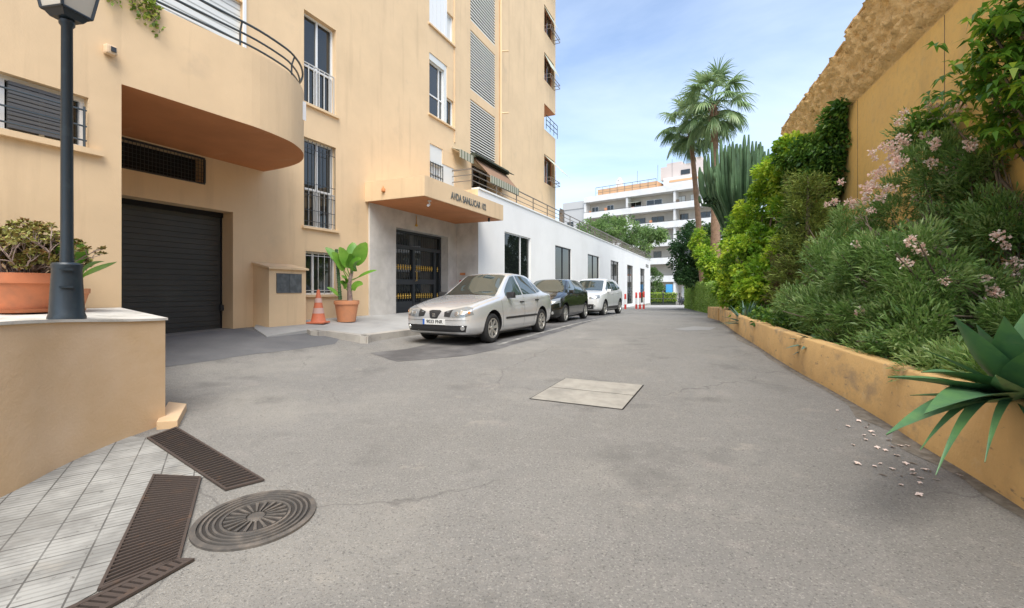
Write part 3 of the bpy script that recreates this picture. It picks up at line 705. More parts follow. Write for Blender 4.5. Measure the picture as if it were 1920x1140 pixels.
text('OPTICA', 'lettering', m_let, FP(55.2, LW-.012, EYE+2.75), .5, ROTF, com, .01, 1.2)
# terrace railing: return towards the facade and the long run
def railing(pts, parent, zb, hgt, n_r, post_every, r=.022, m=m_railb):
    b = MB()
    for k in range(n_r):
        z = zb+hgt*(k+1)/n_r; b.tube([Vector((p.x,p.y,z)) for p in pts], r*(1.3 if k == n_r-1 else .8), 6)
    for p, q in zip(pts, pts[1:]):
        d = (q-p).length; k = max(1, round(d/post_every))
        for i in range(k+1):
            c = p.lerp(q, i/k); b.tube([Vector((c.x,c.y,zb)), Vector((c.x,c.y,zb+hgt))], r*1.05, 6)
    return b.build('railing', m, parent)
zr = zw+.06
railing([FP(13.9,LF+.6,0), FP(13.95,LW+.12,0), FP(s1w-.1,LW+.12,0)], com, zr, .62, 3, 1.9)
b = MB(); b.fbox(24.6, 24.9, LW+.3, LW+.5, zr, zr+.9); b.fbox(24.4,25.1,LW+.38,LW+.42,zr+.7,zr+.95)
b.build('roof_vent', m_railb, com)
b = MB()
for i in range(60):
    s = 31+i*.42; b.fbox(s, s+.03, LW+.32, LW+.35, zr, zr+.75)
b.fbox(31, 57.5, LW+.30, LW+.37, zr+.72, zr+.78); b.build('fence_panel', m_railb, com)
# ------------------------------------------------------------------ left planter wall with coping
pwf = [(-3.30,.6),(-3.27,2.0),(-3.28,2.9),(-3.35,3.35),(-3.37,3.7),(-3.35,4.0),(-3.30,4.33)]
def ztp(x, y): return EYE - .205 - (.065*sm((y-2.9)/1.5))*sm((x+4.9)/1.0)
sfp = smooth_path(pwf, 5)
smooth_foot = sfp + [FP(2.98,6.52,0)[:2], FP(-3.5,6.52,0)[:2]]
foot = pwf + [FP(2.98,6.52,0)[:2], FP(-3.5,6.52,0)[:2]]
pw = thing('planter_wall', 'low ochre stucco planter wall with white coping under the lamp post', 'planter wall', (-3.8,3.2,.0))
def ppoly(b, poly, z0f, z1f):
    b.hexa([(p[0],p[1],z0f(p[0],p[1])) for p in poly], [(p[0],p[1],z1f(p[0],p[1])) for p in poly])
b = MB(); ppoly(b, smooth_foot, lambda x,y: -.5, lambda x,y: ztp(x,y)-.022); b.build('wall', m_orpl, pw, smooth=35)
cop = [(p[0]+.015,p[1]) for p in sfp[:-1]] + [(-3.285,4.345)] + [FP(2.995,6.52,0)[:2], FP(-3.5,6.52,0)[:2]]
b = MB(); ppoly(b, cop, lambda x,y: ztp(x,y)-.0215, ztp); b.build('coping', m_coping, pw)
p = [G(293,806), G(333,803), G(350,770), G(316,766)]
b = MB(); b.hexa([Vector((q.x,q.y,q.z-.1)) for q in p], [Vector((q.x,q.y,q.z+.075)) for q in p])
rooted('step_block', b, m_orpl, 'small ochre stone block at the foot of the planter wall corner', 'stone block', bevel=.008)
# ------------------------------------------------------------------ lamp post
lx, ly = -3.60, 3.68; lz = ztp(lx, ly)
lamp = thing('street_lamp', 'dark blue lamp post with lantern standing on the planter wall', 'street lamp', (lx,ly,lz))
LMp = Vector((lx,ly,lz))
b = MB(); b.lathe([(0,0),(.118,0),(.118,.02),(.108,.05),(.092,.40),(.096,.42),(.096,.44),(.085,.455),(.05,.46),(0,.46)], LMp, 28); bs = b.build('base', m_post, lamp, smooth=35)
d = Vector((-lx,-ly,0)).normalized(); sd = Vector((-d.y,d.x,0))
for k in (0,.14):
    b = MB(); c = LMp + d*.098 + Vector((0,0,.26+k)) + sd*-.005; b.hexa([c-sd*.04+Vector((0,0,-.008)), c+sd*.04+Vector((0,0,-.008)), c+sd*.04+d*.012+Vector((0,0,-.008)), c-sd*.04+d*.012+Vector((0,0,-.008))], [c-sd*.04+Vector((0,0,.008)), c+sd*.04+Vector((0,0,.008)), c+sd*.04+d*.012+Vector((0,0,.008)), c-sd*.04+d*.012+Vector((0,0,.008))])
    b.build('bracket', m_post, bs)
b = MB(); b.lathe([(.046,.44),(.040,.6),(.036,2.36),(.05,2.38),(.05,2.41),(.03,2.43)], LMp, 20); b.build('pole', m_post, lamp, smooth=35)
hb = LMp + Vector((0,0,2.42))
def rng4(r, z, rot=.6): return [hb + Vector((r*math.cos(rot+math.pi/2*k), r*math.sin(rot+math.pi/2*k), z)) for k in range(4)]
b = MB(); b.hexa(rng4(.10,.0), rng4(.145,.05)); b.build('lantern_base', m_post, lamp)
b = MB()
for A, B in zip(rng4(.15,.05), rng4(.24,.50)): b.tube([A, B], .011, 6)
for k in range(4):
    q = rng4(.24,.50); b.tube([q[k], q[(k+1)%4]], .012, 6); q = rng4(.15,.05); b.tube([q[k], q[(k+1)%4]], .010, 6)
fr_ = b.build('lantern_frame', m_post, lamp)
b = MB(); b.hexa(rng4(.143,.055), rng4(.233,.49)); b.build('glass', m_lglass, fr_)
b = MB(); b.hexa(rng4(.27,.50), rng4(.06,.66)); b.lathe([(.04,.66),(.05,.70),(.02,.75),(0,.78)], hb, 12); b.build('lantern_roof', m_post, lamp)
# ------------------------------------------------------------------ leaves
def pmesh(name, V, Fc, m, parent=None, var=None, smooth=False):
    """mesh from numpy arrays (world coordinates)"""
    me = bpy.data.meshes.new(name)
    V = np.asarray(V, dtype=np.float32); Fc = np.asarray(Fc, dtype=np.int32)
    k = Fc.shape[1]
    me.vertices.add(len(V)); me.vertices.foreach_set('co', V.ravel())
    me.loops.add(Fc.size); me.loops.foreach_set('vertex_index', Fc.ravel())
    me.polygons.add(len(Fc)); me.polygons.foreach_set('loop_start', np.arange(0, Fc.size, k, dtype=np.int32))
    me.update(calc_edges=True); me.validate()
    if var is not None:
        a = me.attributes.new('var', 'FLOAT', 'FACE'); a.data.foreach_set('value', np.asarray(var, dtype=np.float32))
    if smooth: me.polygons.foreach_set('use_smooth', [True]*len(me.polygons))
    me.materials.append(m)
    if parent is not None: me.transform(root_matrix(parent).inverted())
    o = bpy.data.objects.new(name, me); return link(o, parent)
def unit(a): return a/np.maximum(np.linalg.norm(a, axis=1, keepdims=True), 1e-9)
def leaf_arrays(C, D, ln, wd, droop=.0, curl=.15, flat=.6):
    """C base points, D directions; two-quad bent leaf with pointed tip; returns verts and quads"""
    n = len(C); D = unit(D); up = np.tile([0,0,1.0], (n,1)) + rng.normal(0, flat, (n,3))
    Sd = unit(np.cross(D, up)); Nn = unit(np.cross(Sd, D))
    ln = ln*rng.uniform(.7,1.25,(n,1)); wd = wd*rng.uniform(.8,1.2,(n,1))
    p0 = C; pm = C + D*ln*.5 + Nn*ln*curl*.25; p1 = C + D*ln - Nn*ln*curl*.5 - np.array([0,0,1.0])*ln*droop
    l = pm - Sd*wd*.5 + Nn*wd*.12; r = pm + Sd*wd*.5 + Nn*wd*.12
    V = np.stack([p0, r, p1, l], 1).reshape(-1,3)
    return V, np.arange(4*n).reshape(n,4)
def crown_points(ells, n_sub, per, sub_r, shell=.55, flatten=1.0, seed=None):
    """sample leaf centres in sub-clumps spread through ellipsoids; returns centres, outward dirs, clump shade"""
    C = []; D = []; W = []
    for (x,y,z,rx,ry,rz, *o) in ells:
        k = max(1, int(n_sub*(o[0] if o else 1)))
        d = unit(rng.normal(0,1,(k,3))); r = rng.uniform(shell,1.0,(k,1))**.6
        c = np.array([x,y,z]) + d*r*np.array([rx,ry,rz])
        for i in range(k):
            m = int(per*rng.uniform(.6,1.4)); q = unit(rng.normal(0,1,(m,3)))*rng.uniform(.25,1,(m,1))**.5
            q[:,2] *= flatten
            C.append(c[i]+q*sub_r*rng.uniform(.7,1.3)); D.append(q*.7+d[i]*.6); W.append(np.full(m, rng.uniform(0,1)))
    return np.concatenate(C), np.concatenate(D), np.concatenate(W)
def foliage(name, pts, m, parent, ln, wd, droop=.1, curl=.2, up=.25, flat=.6, inside=None, mixv=.55):
    C, D, W = pts
    if inside is not None:
        k = inside(C); C, D, W = C[k], D[k], W[k]
    D = unit(D + rng.normal(0,.35,D.shape)); D[:,2] += up
    V, Fq = leaf_arrays(C, D, ln, wd, droop, curl, flat)
    var = np.clip(W*mixv + rng.uniform(0,1,len(W))*(1-mixv), 0, 1)
    return pmesh(name, V, Fq, m, parent, var)
# leaf materials
m_lf_dark = leafmat('leaf_dark_green', [(.03,.07,.02),(.06,.13,.035),(.13,.24,.06)])
m_lf_ivy = leafmat('leaf_creeper', [(.06,.17,.018),(.27,.46,.035),(.64,.74,.07)], .45, .45)
m_lf_ivyd = leafmat('leaf_creeper_dark', [(.03,.08,.018),(.08,.19,.03),(.25,.40,.05)], .4, .4)
m_lf_con = leafmat('leaf_conifer', [(.11,.07,.03),(.15,.21,.04),(.33,.42,.08)], .7, .25, (0,.35,1))
m_lf_conb = leafmat('leaf_dry_conifer', [(.08,.045,.025),(.14,.09,.045),(.17,.18,.05)], .8, .2)
m_lf_ole = leafmat('leaf_oleander', [(.07,.16,.035),(.19,.33,.08),(.44,.56,.24)], .42, .4, (0,.5,1))
m_lf_sch = leafmat('leaf_umbrella_tree', [(.035,.10,.018),(.12,.27,.025),(.48,.56,.05)], .35, .4, (0,.55,1))
m_lf_hedge = leafmat('leaf_hedge', [(.18,.34,.05),(.34,.52,.10),(.55,.68,.22)], .5, .3)
m_lf_tree = leafmat('leaf_tree', [(.08,.15,.05),(.16,.27,.08),(.30,.42,.14)], .5, .35)
m_lf_palm = leafmat('leaf_palm', [(.09,.17,.07),(.22,.33,.14),(.46,.55,.30)], .45, .3)
m_lf_vine = leafmat('leaf_vine', [(.10,.18,.02),(.26,.36,.05),(.45,.50,.10)], .45, .4)
m_lf_succ = leafmat('leaf_succulent', [(.22,.10,.04),(.22,.21,.05),(.36,.38,.11)], .4, .1)
m_bark = mat('bark', (.13,.10,.075), .95, bump=[(30,.8,.01)], var=((.20,.16,.12),8,.4,.65))
m_barkp = mat('palm_bark', (.27,.17,.11), .95, bump=[(14,.9,.03)], var=((.19,.12,.075),5,.4,.65))
m_stemsucc = mat('succulent_stem', (.22,.15,.13), .8, var=((.35,.27,.24),12,.4,.6))
m_agave = mat('agave_leaf', (.075,.18,.085), .45, bump=[(25,.12,.004)], var=((.12,.26,.09),5,.4,.65))
overlay(m_agave, (.22,.32,.15), 3, .58,.75,.4, stretch=(1,1,3), seed=14)
overlay(m_agave, (.22,.15,.07), 7, .70,.76,.7, seed=24)
m_agaveb = mat('agave_leaf_blue', (.10,.19,.15), .45, var=((.15,.26,.17),4,.4,.65))
m_banana = mat('banana_leaf', (.10,.26,.025), .4, var=((.20,.38,.05),3,.4,.65))
m_bananap = mat('pale_leaf', (.42,.50,.18), .45)
m_lf_litter = 0
m_cact = mat('cactus_skin', (.055,.13,.045), .6, var=((.09,.17,.065),3,.4,.65))
m_cactb = mat('euphorbia_skin', (.085,.165,.07), .6, var=((.04,.085,.035),1.6,.35,.65))
m_pink = leafmat('oleander_petal', [(.80,.50,.42),(.88,.68,.58),(.92,.82,.74)], .6, .35)
m_petal = mat('fallen_petal', (.80,.66,.58), .7)
def blade(b, p0, d0, ln, wd, bend=.5, up=Vector((0,0,1)), n=7, thick=.012, cup=.18, prof=None, twist=0):
    """thick blade leaf bending downwards along its length"""
    prof = prof or (lambda t: min(1, .45+1.6*t)*(1-max(0,(t-.45)/.55)**1.6))
    p = Vector(p0); d = Vector(d0).normalized(); rows = []
    for i in range(n+1):
        t = i/n; sd = d.cross(up)
        if sd.length < .05: sd = Vector((1,0,0))
        sd.normalize(); nn = sd.cross(d).normalized()
        if twist: q = Matrix.Rotation(twist*t, 3, d); sd = q @ sd; nn = q @ nn
        w = max(.002, wd*.5*prof(t)); th = thick*(1-t*.8)
        rows.append([b.bm.verts.new(v) for v in (p-sd*w+nn*w*cup*2, p-nn*th*.2, p+sd*w+nn*w*cup*2, p-nn*(th+.2*w*cup))])
        p = p + d*ln/n; d = (d + Vector((0,0,-1))*bend/n).normalized()
    for A, B in zip(rows, rows[1:]):
        for k in range(4): b.bm.faces.new((A[k], A[(k+1)%4], B[(k+1)%4], B[k]))
    b.bm.faces.new(rows[0][::-1]); b.bm.faces.new(rows[-1])
def pot(name, parent, c, r_top, r_bot, h, m, rim=.06, saucer=True):
    b = MB(); c = Vector(c); s0 = .035 if saucer else 0
    b.lathe([(0,s0),(r_bot,s0),(r_bot*1.01,s0+.01),(r_top*.93,h-rim*1.05),(r_top,h-rim),(r_top*1.01,h-.012),(r_top,h),(r_top*.93,h),(r_top*.91,h-.05),(0,h-.055)], c, 36)
    o = b.build(name, m, parent, smooth=40)
    if saucer:
        b = MB(); b.lathe([(0,0),(r_bot*1.05,0),(r_bot*1.2,.035),(r_bot*1.15,.035),(r_bot*1.05,.012),(0,.012)], c, 32); b.build('saucer', m, o, smooth=40)
    b = MB(); b.lathe([(r_top*.91,h-.05),(r_top*.5,h-.04),(0,h-.035)], c, 24); b.build('soil', m_soil, o)
    return o
# big pot with jade-like succulent
pc = Vector(P(50,590,4.36)); pc.z = ztp(pc.x, pc.y)
pp = thing('potted_succulent', 'large round terracotta pot with bushy reddish green succulent beside the lamp post', 'potted plant', pc)
pot('pot', pp, pc, .285, .20, .37, m_terra, .095)
b = MB(); heads = []
def branch(p, d, l, r, lvl):
    q = p + d*l; b.tube([p, p.lerp(q,.5)+Vector((random.uniform(-.01,.01),random.uniform(-.01,.01),.005)), q], [r, r*.85, r*.7], 5)
    if lvl == 0: heads.append((q, d)); return
    for k in range(random.choice((2,3,3))):
        v = Vector((random.gauss(0,1),random.gauss(0,1),random.gauss(.3,.6))).normalized(); branch(q, (d*.9+v*.75).normalized(), l*random.uniform(.72,.98), r*.72, lvl-1)
for k in range(44):
    a = random.uniform(0,6.28); t = random.uniform(.05,1.0)**.7
    branch(pc+Vector((math.cos(a)*.16*t, math.sin(a)*.16*t, .31)), Vector((math.cos(a)*t*.85, math.sin(a)*t*.85, .85)).normalized(), random.uniform(.07,.175), .010, 3)
b.build('stem', m_stemsucc, pp, smooth=60)
C = []; D = []
for q, d in heads:
    for k in range(13):
        v = Vector((random.gauss(0,1),random.gauss(0,1),random.gauss(.35,.5))).normalized(); C.append(q+v*.006); D.append(v)
C = np.array(C); D = np.array(D); V, Fq = leaf_arrays(C, D, .038, .026, 0, .1, .5)
pmesh('foliage', V, Fq, m_lf_succ, pp, np.clip(rng.uniform(0,1,len(C)),0,1))
# second pot behind the lamp with large-leaved plant
pc = Vector(P(132,590,4.62)); pc.z = ztp(pc.x, pc.y)
pp = thing('potted_bird_of_paradise', 'smaller terracotta pot with broad bright green leaves half hidden behind the lamp post', 'potted plant', pc)
pot('pot', pp, pc, .15, .10, .24, m_terra2, .05)
b = MB(); top = pc+Vector((0,0,.2))
for d, l, w_, bend in (((1,-.1,.42),.40,.12,.05),((.35,-.3,.9),.36,.24,1.1),((.1,.1,1),.30,.22,.9),((-.7,-.1,.5),.36,.14,.7),((.3,-.6,.5),.24,.12,.8),((.5,.2,.6),.2,.14,.8)):
    dd = Vector(d).normalized(); s_ = top + dd*.16 + Vector((0,0,.10)); b.tube([top, top.lerp(s_,.6), s_], [.011,.009,.007], 6)
    blade(b, s_, dd, l, w_, bend, thick=.004, cup=.12, prof=lambda t: max(.02, math.sin(math.pi*min(1,t*.95+.05))**.7))
b.build('foliage', m_banana, pp, smooth=50)
b = MB(); s_ = top+Vector((.09,-.12,.27)); blade(b, s_, (.55,-.2,-.6), .22, .085, .1, thick=.004, cup=.1, prof=lambda t: max(.02, math.sin(math.pi*min(1,t*.95+.05))**.7)); b.build('pale_leaf', m_bananap, pp, smooth=50)
# ------------------------------------------------------------------ hanging vine over the terrace parapet
vt = EYE+3.6
vine = thing('hanging_vine', 'yellow green vine spilling over the terrace parapet above the garage', 'vine', FP(2.6,LB+.05,vt))
b = MB(); C = []; D = []
for px0, ln_ in ((206,.24),(248,.20),(262,.30),(275,.18),(290,.38),(283,.26),(211,.16)):
    s = sF(px0, LB) if px0 < 228 else sF(px0, LB)
    p = FP(s, LB+.08, vt+.05); pts = [p]
    q = FP(s, LB-.04, vt+.03)
    for k in range(9):
        pts.append(q + Vector((random.uniform(-.015,.015)+ .03*math.sin(k), random.uniform(-.02,.01), -ln_*k/8)))
    b.tube(pts, .004, 4)
    for q in pts:
        for k in range(5):
            v = Vector((random.gauss(0,1),random.gauss(-.3,1),random.gauss(-.1,.8))).normalized(); C.append(q+v*random.uniform(.0,.05)); D.append(v)
b.build('stem', m_bark, vine)
V, Fq = leaf_arrays(np.array(C), np.array(D), .05, .042, .1, .2, .8); pmesh('foliage', V, Fq, m_lf_vine, vine, rng.uniform(0,1,len(C)))
# ------------------------------------------------------------------ traffic cone, potted banana with cactus
q = P(597,600,10.3); s, L = sF(597, 8.15), 8.15; c = FP(s, L, 0); c.z = slabz(c.x, c.y)
cone = thing('traffic_cone', 'faded orange traffic cone standing by the barred ground floor window', 'traffic cone', c)
b = MB(); b.bm = bmesh.new()
b.box(c.x-.19, c.x+.19, c.y-.19, c.y+.19, c.z, c.z+.035); b.build('base', m_orange, cone, bevel=.01)
b = MB(); prof = lambda z: .145*(1-z/.80)+.018
b.lathe([(prof(0)+.01,.035),(prof(.04),.05),(prof(.20),.20),(prof(.33),.33),(prof(.42),.42),(prof(.55),.55),(prof(.74),.74),(.012,.75)], c, 24); cb = b.build('body', m_orange, cone, smooth=40)
for a, d in ((.22,.34),(.46,.56)):
    b = MB(); b.lathe([(prof(a)+.003,a),(prof(d)+.003,d)], c, 24); b.build('band', m_coneband, cb, smooth=40)
L = 8.05; s = sF(650, L); c = FP(s, L, 0); c.z = slabz(c.x, c.y)
pb = thing('potted_banana_plant', 'light terracotta pot with banana plant and columnar cactus beside the entrance', 'potted plant', c)
pot('pot', pb, c, .285, .20, .50, m_terra2, .09, saucer=False)
top = c+Vector((0,0,.46))
def to(px, py, dy=0.0):   # point in the picture plane of the pot
    return P(px, py, c.y+dy)
b = MB(); b.tube([top+Vector((.08,0,-.02)), to(655,530), to(659,512), to(662,500)], [.065,.05,.04,.03], 9); b.build('trunk', m_stemsucc, pb, smooth=60)
b = MB()
sinp = lambda t: max(.03, math.sin(math.pi*min(1,t*.93+.05))**.6)
for (ax, ay), (bx, by), w_, bend, dy in (((660,512),(683,462),.34,.5,-.1),((658,512),(662,462),.30,.5,.15),((655,515),(640,470),.26,.8,-.15),((657,515),(672,488),.30,.9,-.3),
        ((655,520),(618,470),.22,.6,-.05),((650,520),(628,478),.24,.9,-.2),((660,525),(700,508),.09,.35,-.2),((655,548),(676,532),.22,1.2,-.1),((652,545),(640,530),.18,1.0,-.2),
        ((640,560),(618,540),.10,.8,-.1),((650,535),(645,520),.2,1.2,-.3),((658,512),(655,480),.26,.7,-.25)):
    A, B = to(ax, ay), to(bx, by, dy); d = (B-A); l = d.length
    M_ = A.lerp(B,.3); b.tube([A, M_], [.014,.01], 6)
    blade(b, M_, (d.normalized()+Vector((0,0,bend*.35))), l*.85, w_, bend, thick=.004, cup=.14, prof=sinp, up=Vector((.4,-.75,.5)))
b.build('foliage', m_banana, pb, smooth=50)
b = MB(); A, B = to(638,562), to(631,467)
n = 22
for k in range(n):
    t0, t1 = k/n, (k+1)/n; pa, pz = A.lerp(B,t0), A.lerp(B,t1); r_ = .05*(1-.25*t0)
    b.tube([pa, pa.lerp(pz,.5), pz], [r_*.82, r_*(1.05 if k%2 else .95), r_*.82], 7)
b.build('cactus_stem', m_cact, pb, smooth=30)
# ------------------------------------------------------------------ grates, manhole, concrete hatch
def on_ground(p, dz=0.0): return Vector((p.x, p.y, gz(p.x,p.y)+dz))
def grate(pix, label, n, w=.02, deep=.012, along=False, fr=.018, slant=0.0):
    c = [G(*q) for q in pix]; ctr = sum(c, Vector())/4; ctr = on_ground(ctr)
    t = thing('drain_grate', label, 'drain grate', ctr)
    def at(u, v, z): a = c[0].lerp(c[1],u); b_ = c[3].lerp(c[2],u); return on_ground(a.lerp(b_,v), z)
    b = MB(); N_ = 10
    for i in range(N_):
        b.face([at(0,i/N_,.0075), at(1,i/N_,.0075), at(1,(i+1)/N_,.0075), at(0,(i+1)/N_,.0075)])
    b.build('pit_shade', m_gapblack, t)  # flat dark sheet on the ground, shade between the bars put into its colour
    b = MB(); lu = (c[1]-c[0]).length; lv = (c[3]-c[0]).length
    for i in range(n):
        v = (i+.5)/n; hw = w/2/lv
        lo_ = [at(fr/lu, v-hw+slant, .008), at(1-fr/lu, v-hw-slant, .008), at(1-fr/lu, v+hw-slant, .008), at(fr/lu, v+hw+slant, .008)]
        b.hexa(lo_, [q+Vector((0,0,.009)) for q in lo_])
    b.build('bar', m_grate, t)['kind'] = 'stuff'
    b = MB()
    for (u0,v0,u1,v1) in ((0,0,fr/lu,1),(1-fr/lu,0,1,1),(fr/lu,0,1-fr/lu,fr/lv),(fr/lu,1-fr/lv,1-fr/lu,1)):
        N_ = 10 if v1-v0 > .5 else 1
        for i in range(N_):
            va, vb = v0+(v1-v0)*i/N_, v0+(v1-v0)*(i+1)/N_
            lo_ = [at(u0,va,.006), at(u1,va,.006), at(u1,vb,.006), at(u0,vb,.006)]
            b.hexa(lo_, [q+Vector((0,0,.0125)) for q in lo_])
    b.build('frame', m_grate, t)
grate([(275,824),(331,803),(496,903),(422,922)], 'rusty slotted drain grate running from the planter corner block', 34, .011)
grate([(287,893),(378,898),(338,1052),(182,1112)], 'wide rusty drain grate set between pale tiles and manhole cover', 36, .011, slant=.02)
grate([(365,1053),(328,1053),(100,1158),(190,1152)], 'narrow coarse drain grate at the bottom edge below the wide one', 12, .020, slant=.03)
# tiles
tl = [G(278,822), G(300,838), G(385,893), G(378,898), G(289,893), G(262,950), G(180,1112), G(100,1156), G(-80,1250), Vector((-3.6,1.0,0)), Vector((-3.285,2.0,0)), Vector((-3.29,2.9,0)), Vector((-3.36,3.35,0)), Vector((-3.38,3.7,0)), Vector((-3.36,4.0,0))]
m_tile = mat('pavement_tile', (.34,.34,.318), .85, bump=[(90,.2,.002)], var=((.22,.22,.205),3,.4,.65))
overlay(m_tile, (.14,.135,.125), 4.5, .54,.72,.6, seed=6, detail=9)
overlay(m_tile, (.40,.35,.27), 1.6, .58,.7,.4, seed=46, detail=9)
def grooves(m, ang, period, width, depthc, fac, distort=0):
    nt = m.node_tree; N = nt.nodes; Lk = nt.links; b = N['Principled BSDF']
    tc = N.new('ShaderNodeTexCoord'); mp = N.new('ShaderNodeMapping'); mp.inputs['Rotation'].default_value = (0,0,ang); Lk.new(tc.outputs['Object'], mp.inputs['Vector'])
    sx = N.new('ShaderNodeSeparateXYZ'); Lk.new(mp.outputs['Vector'], sx.inputs[0])
    d = N.new('ShaderNodeMath'); d.operation = 'DIVIDE'; Lk.new(sx.outputs['X'], d.inputs[0]); d.inputs[1].default_value = period
    f = N.new('ShaderNodeMath'); f.operation = 'FRACT'; Lk.new(d.outputs[0], f.inputs[0])
    g = N.new('ShaderNodeMath'); g.operation = 'LESS_THAN'; Lk.new(f.outputs[0], g.inputs[0]); g.inputs[1].default_value = width
    nz = N.new('ShaderNodeTexNoise'); nz.inputs['Scale'].default_value = 6; Lk.new(tc.outputs['Object'], nz.inputs['Vector'])
    h = N.new('ShaderNodeMath'); h.operation = 'MULTIPLY'; Lk.new(g.outputs[0], h.inputs[0]); Lk.new(nz.outputs['Fac'], h.inputs[1])
    h2 = N.new('ShaderNodeMath'); h2.operation = 'MULTIPLY'; Lk.new(h.outputs[0], h2.inputs[0]); h2.inputs[1].default_value = fac
    mx = N.new('ShaderNodeMix'); mx.data_type = 'RGBA'; inp = b.inputs['Base Color']; Lk.new(inp.links[0].from_socket, mx.inputs['A']); mx.inputs['B'].default_value = (*depthc,1)
    Lk.new(h2.outputs[0], mx.inputs['Factor']); Lk.new(mx.outputs['Result'], inp)
ta = R(58)
grooves(m_tile, ta, .04, .32, (.15,.147,.137), .9)
grooves(m_tile, ta, .20, .045, (.09,.087,.08), 1.9)
grooves(m_tile, ta+R(90), .20, .045, (.09,.087,.08), 1.9)
overlay(m_tile, (.16,.155,.14), 1.7, .58,.72,.6, seed=16)
overlay(m_tile, (.10,.095,.085), 22, .64,.72,.8, seed=26)
drape('paving_tiles', tl, m_tile, .005, cell=.2)
# manhole
ctr = G(480.5,972); t = thing('manhole_cover', 'round cast iron manhole cover with ribbed star pattern in asphalt', 'manhole cover', ctr)
fwd = Vector((gz(ctr.x+.3,ctr.y)-gz(ctr.x-.3,ctr.y), gz(ctr.x,ctr.y+.3)-gz(ctr.x,ctr.y-.3), 0))/.6; nrm = Vector((-fwd.x,-fwd.y,1)).normalized()
RM = .325
b = MB(); b.lathe([(RM,0),(RM,.014),(RM-.03,.016),(RM-.032,.004)], ctr, 64, nrm); b.build('frame', m_castiron, t, smooth=30)
m_ironlow = mat('shade_dark_iron', (.035,.031,.028), .8, bump=[(60,.3,.004)])  # darker iron for the disc under the rings, groove shade put into its colour
b = MB(); b.lathe([(0,.007),(RM-.034,.007),(RM-.034,0)], ctr, 48, nrm); b.build('recess', m_ironlow, t, smooth=30)
b = MB(); b.lathe([(0,.016),(.045,.016),(.05,.006)], ctr, 48, nrm); pr = []; r = .19
b.lathe([(.17,.006),(.172,.017),(.185,.017),(.188,.006)], ctr, 64, nrm)
r = .205
while r < RM-.05: b.lathe([(r,.006),(r+.002,.017),(r+.014,.017),(r+.016,.006)], ctr, 64, nrm); r += .030
a1 = nrm.orthogonal().normalized(); a2 = nrm.cross(a1)
for k in range(20):
    an = 2*math.pi*k/20; d = a1*math.cos(an)+a2*math.sin(an); sd = nrm.cross(d)
    p0 = ctr+nrm*.009+d*.055; p1 = ctr+nrm*.009+d*.165
    q = [p0-sd*.004, p1-sd*.009, p1+sd*.009, p0+sd*.004]; b.hexa(q, [v+nrm*.009 for v in q])
b.build('cover', m_castiron, t, smooth=30)
mh_unused = [ctr + (a1*math.cos(2*math.pi*k/28)+a2*math.sin(2*math.pi*k/28))*(RM+.035+.02*math.sin(k*1.7)) for k in range(28)]
# concrete hatch
hp = [(1060,710),(1206,723),(1167.5,768),(994,748)]; c = [G(*q) for q in hp]; ctr = on_ground(sum(c, Vector())/4)
t = thing('concrete_hatch', 'pale concrete access hatch of two slabs flush in the asphalt', 'access hatch', ctr)
def hat(u, v, z): a = c[0].lerp(c[1],u); b_ = c[3].lerp(c[2],u); return on_ground(a.lerp(b_,v), z)
b = MB(); b.face([hat(-.008,-.012,.0045), hat(1.008,-.012,.0045), hat(1.008,1.012,.0045), hat(-.008,1.012,.0045)]); b.build('joint', m_gapblack, t)
m_hatch = mat('pale_concrete', (.35,.33,.285), .9, bump=[(60,.3,.004)], var=((.27,.255,.22),5,.4,.65)); overlay(m_hatch, (.16,.155,.14), 1.9, .5,.7,.5, seed=9, detail=9); overlay(m_hatch, (.2,.19,.17), 14, .66,.74,.6)
for v0, v1 in ((0.0,.47),(.49,1.0)):
    b = MB(); q = [hat(.006,v0,.005), hat(.994,v0,.005), hat(.994,v1,.005), hat(.006,v1,.005)]; b.hexa(q, [p+Vector((0,0,.004)) for p in q]); b.build('slab', m_hatch, t)
# small filled trench marks near the hatch
cr = [G(812,778), G(850,770), G(905,776), G(900,780), G(850,773), G(815,781)]
0 and drape('asphalt_seam', cr, m_darker, .004, cell=.3)
0 and drape('cement_stain', [G(1190,756),G(1215,738),G(1240,740),G(1252,756),G(1235,766),G(1205,765)], mat('cement_dust', (.36,.34,.31), .95, var=((.25,.24,.22),8,.4,.6)), .004, jag=.03)
# ------------------------------------------------------------------ bollards
bp = [(1172.5,580,.9),(1193,577.5,1.0),(1200,580,1.0),(1207,580,1.05)]
lbl = ['red and white bollard nearest the white car', 'red and white bollard second from the white car', 'red and white bollard between two others near the building corner', 'red and white bollard last in the row by the building corner']
for (px, py, k), lb in zip(bp, lbl):
    Y = 33.5 + (py-578)*-.3
    x = (px-CX)/F*Y; z = gz(x, Y)
    t = thing('bollard', lb, 'bollard', (x,Y,z), 0, 'red and white bollards by the shop corner')
    H_ = 1.22*k
    b = MB(); b.lathe([(0,0),(.075,0),(.075,.30),(.075,.34)], (x,Y,z), 14); b.build('red_base', m_red, t, smooth=40)
    b = MB(); b.lathe([(.072,.34),(.072,H_*.66)], (x,Y,z), 14); b.build('white_band', m_wpaint, t, smooth=40)
    b = MB(); b.lathe([(.075,H_*.66),(.075,H_-.03),(.05,H_),(0,H_)], (x,Y,z), 14); b.build('red_top', m_red, t, smooth=40)
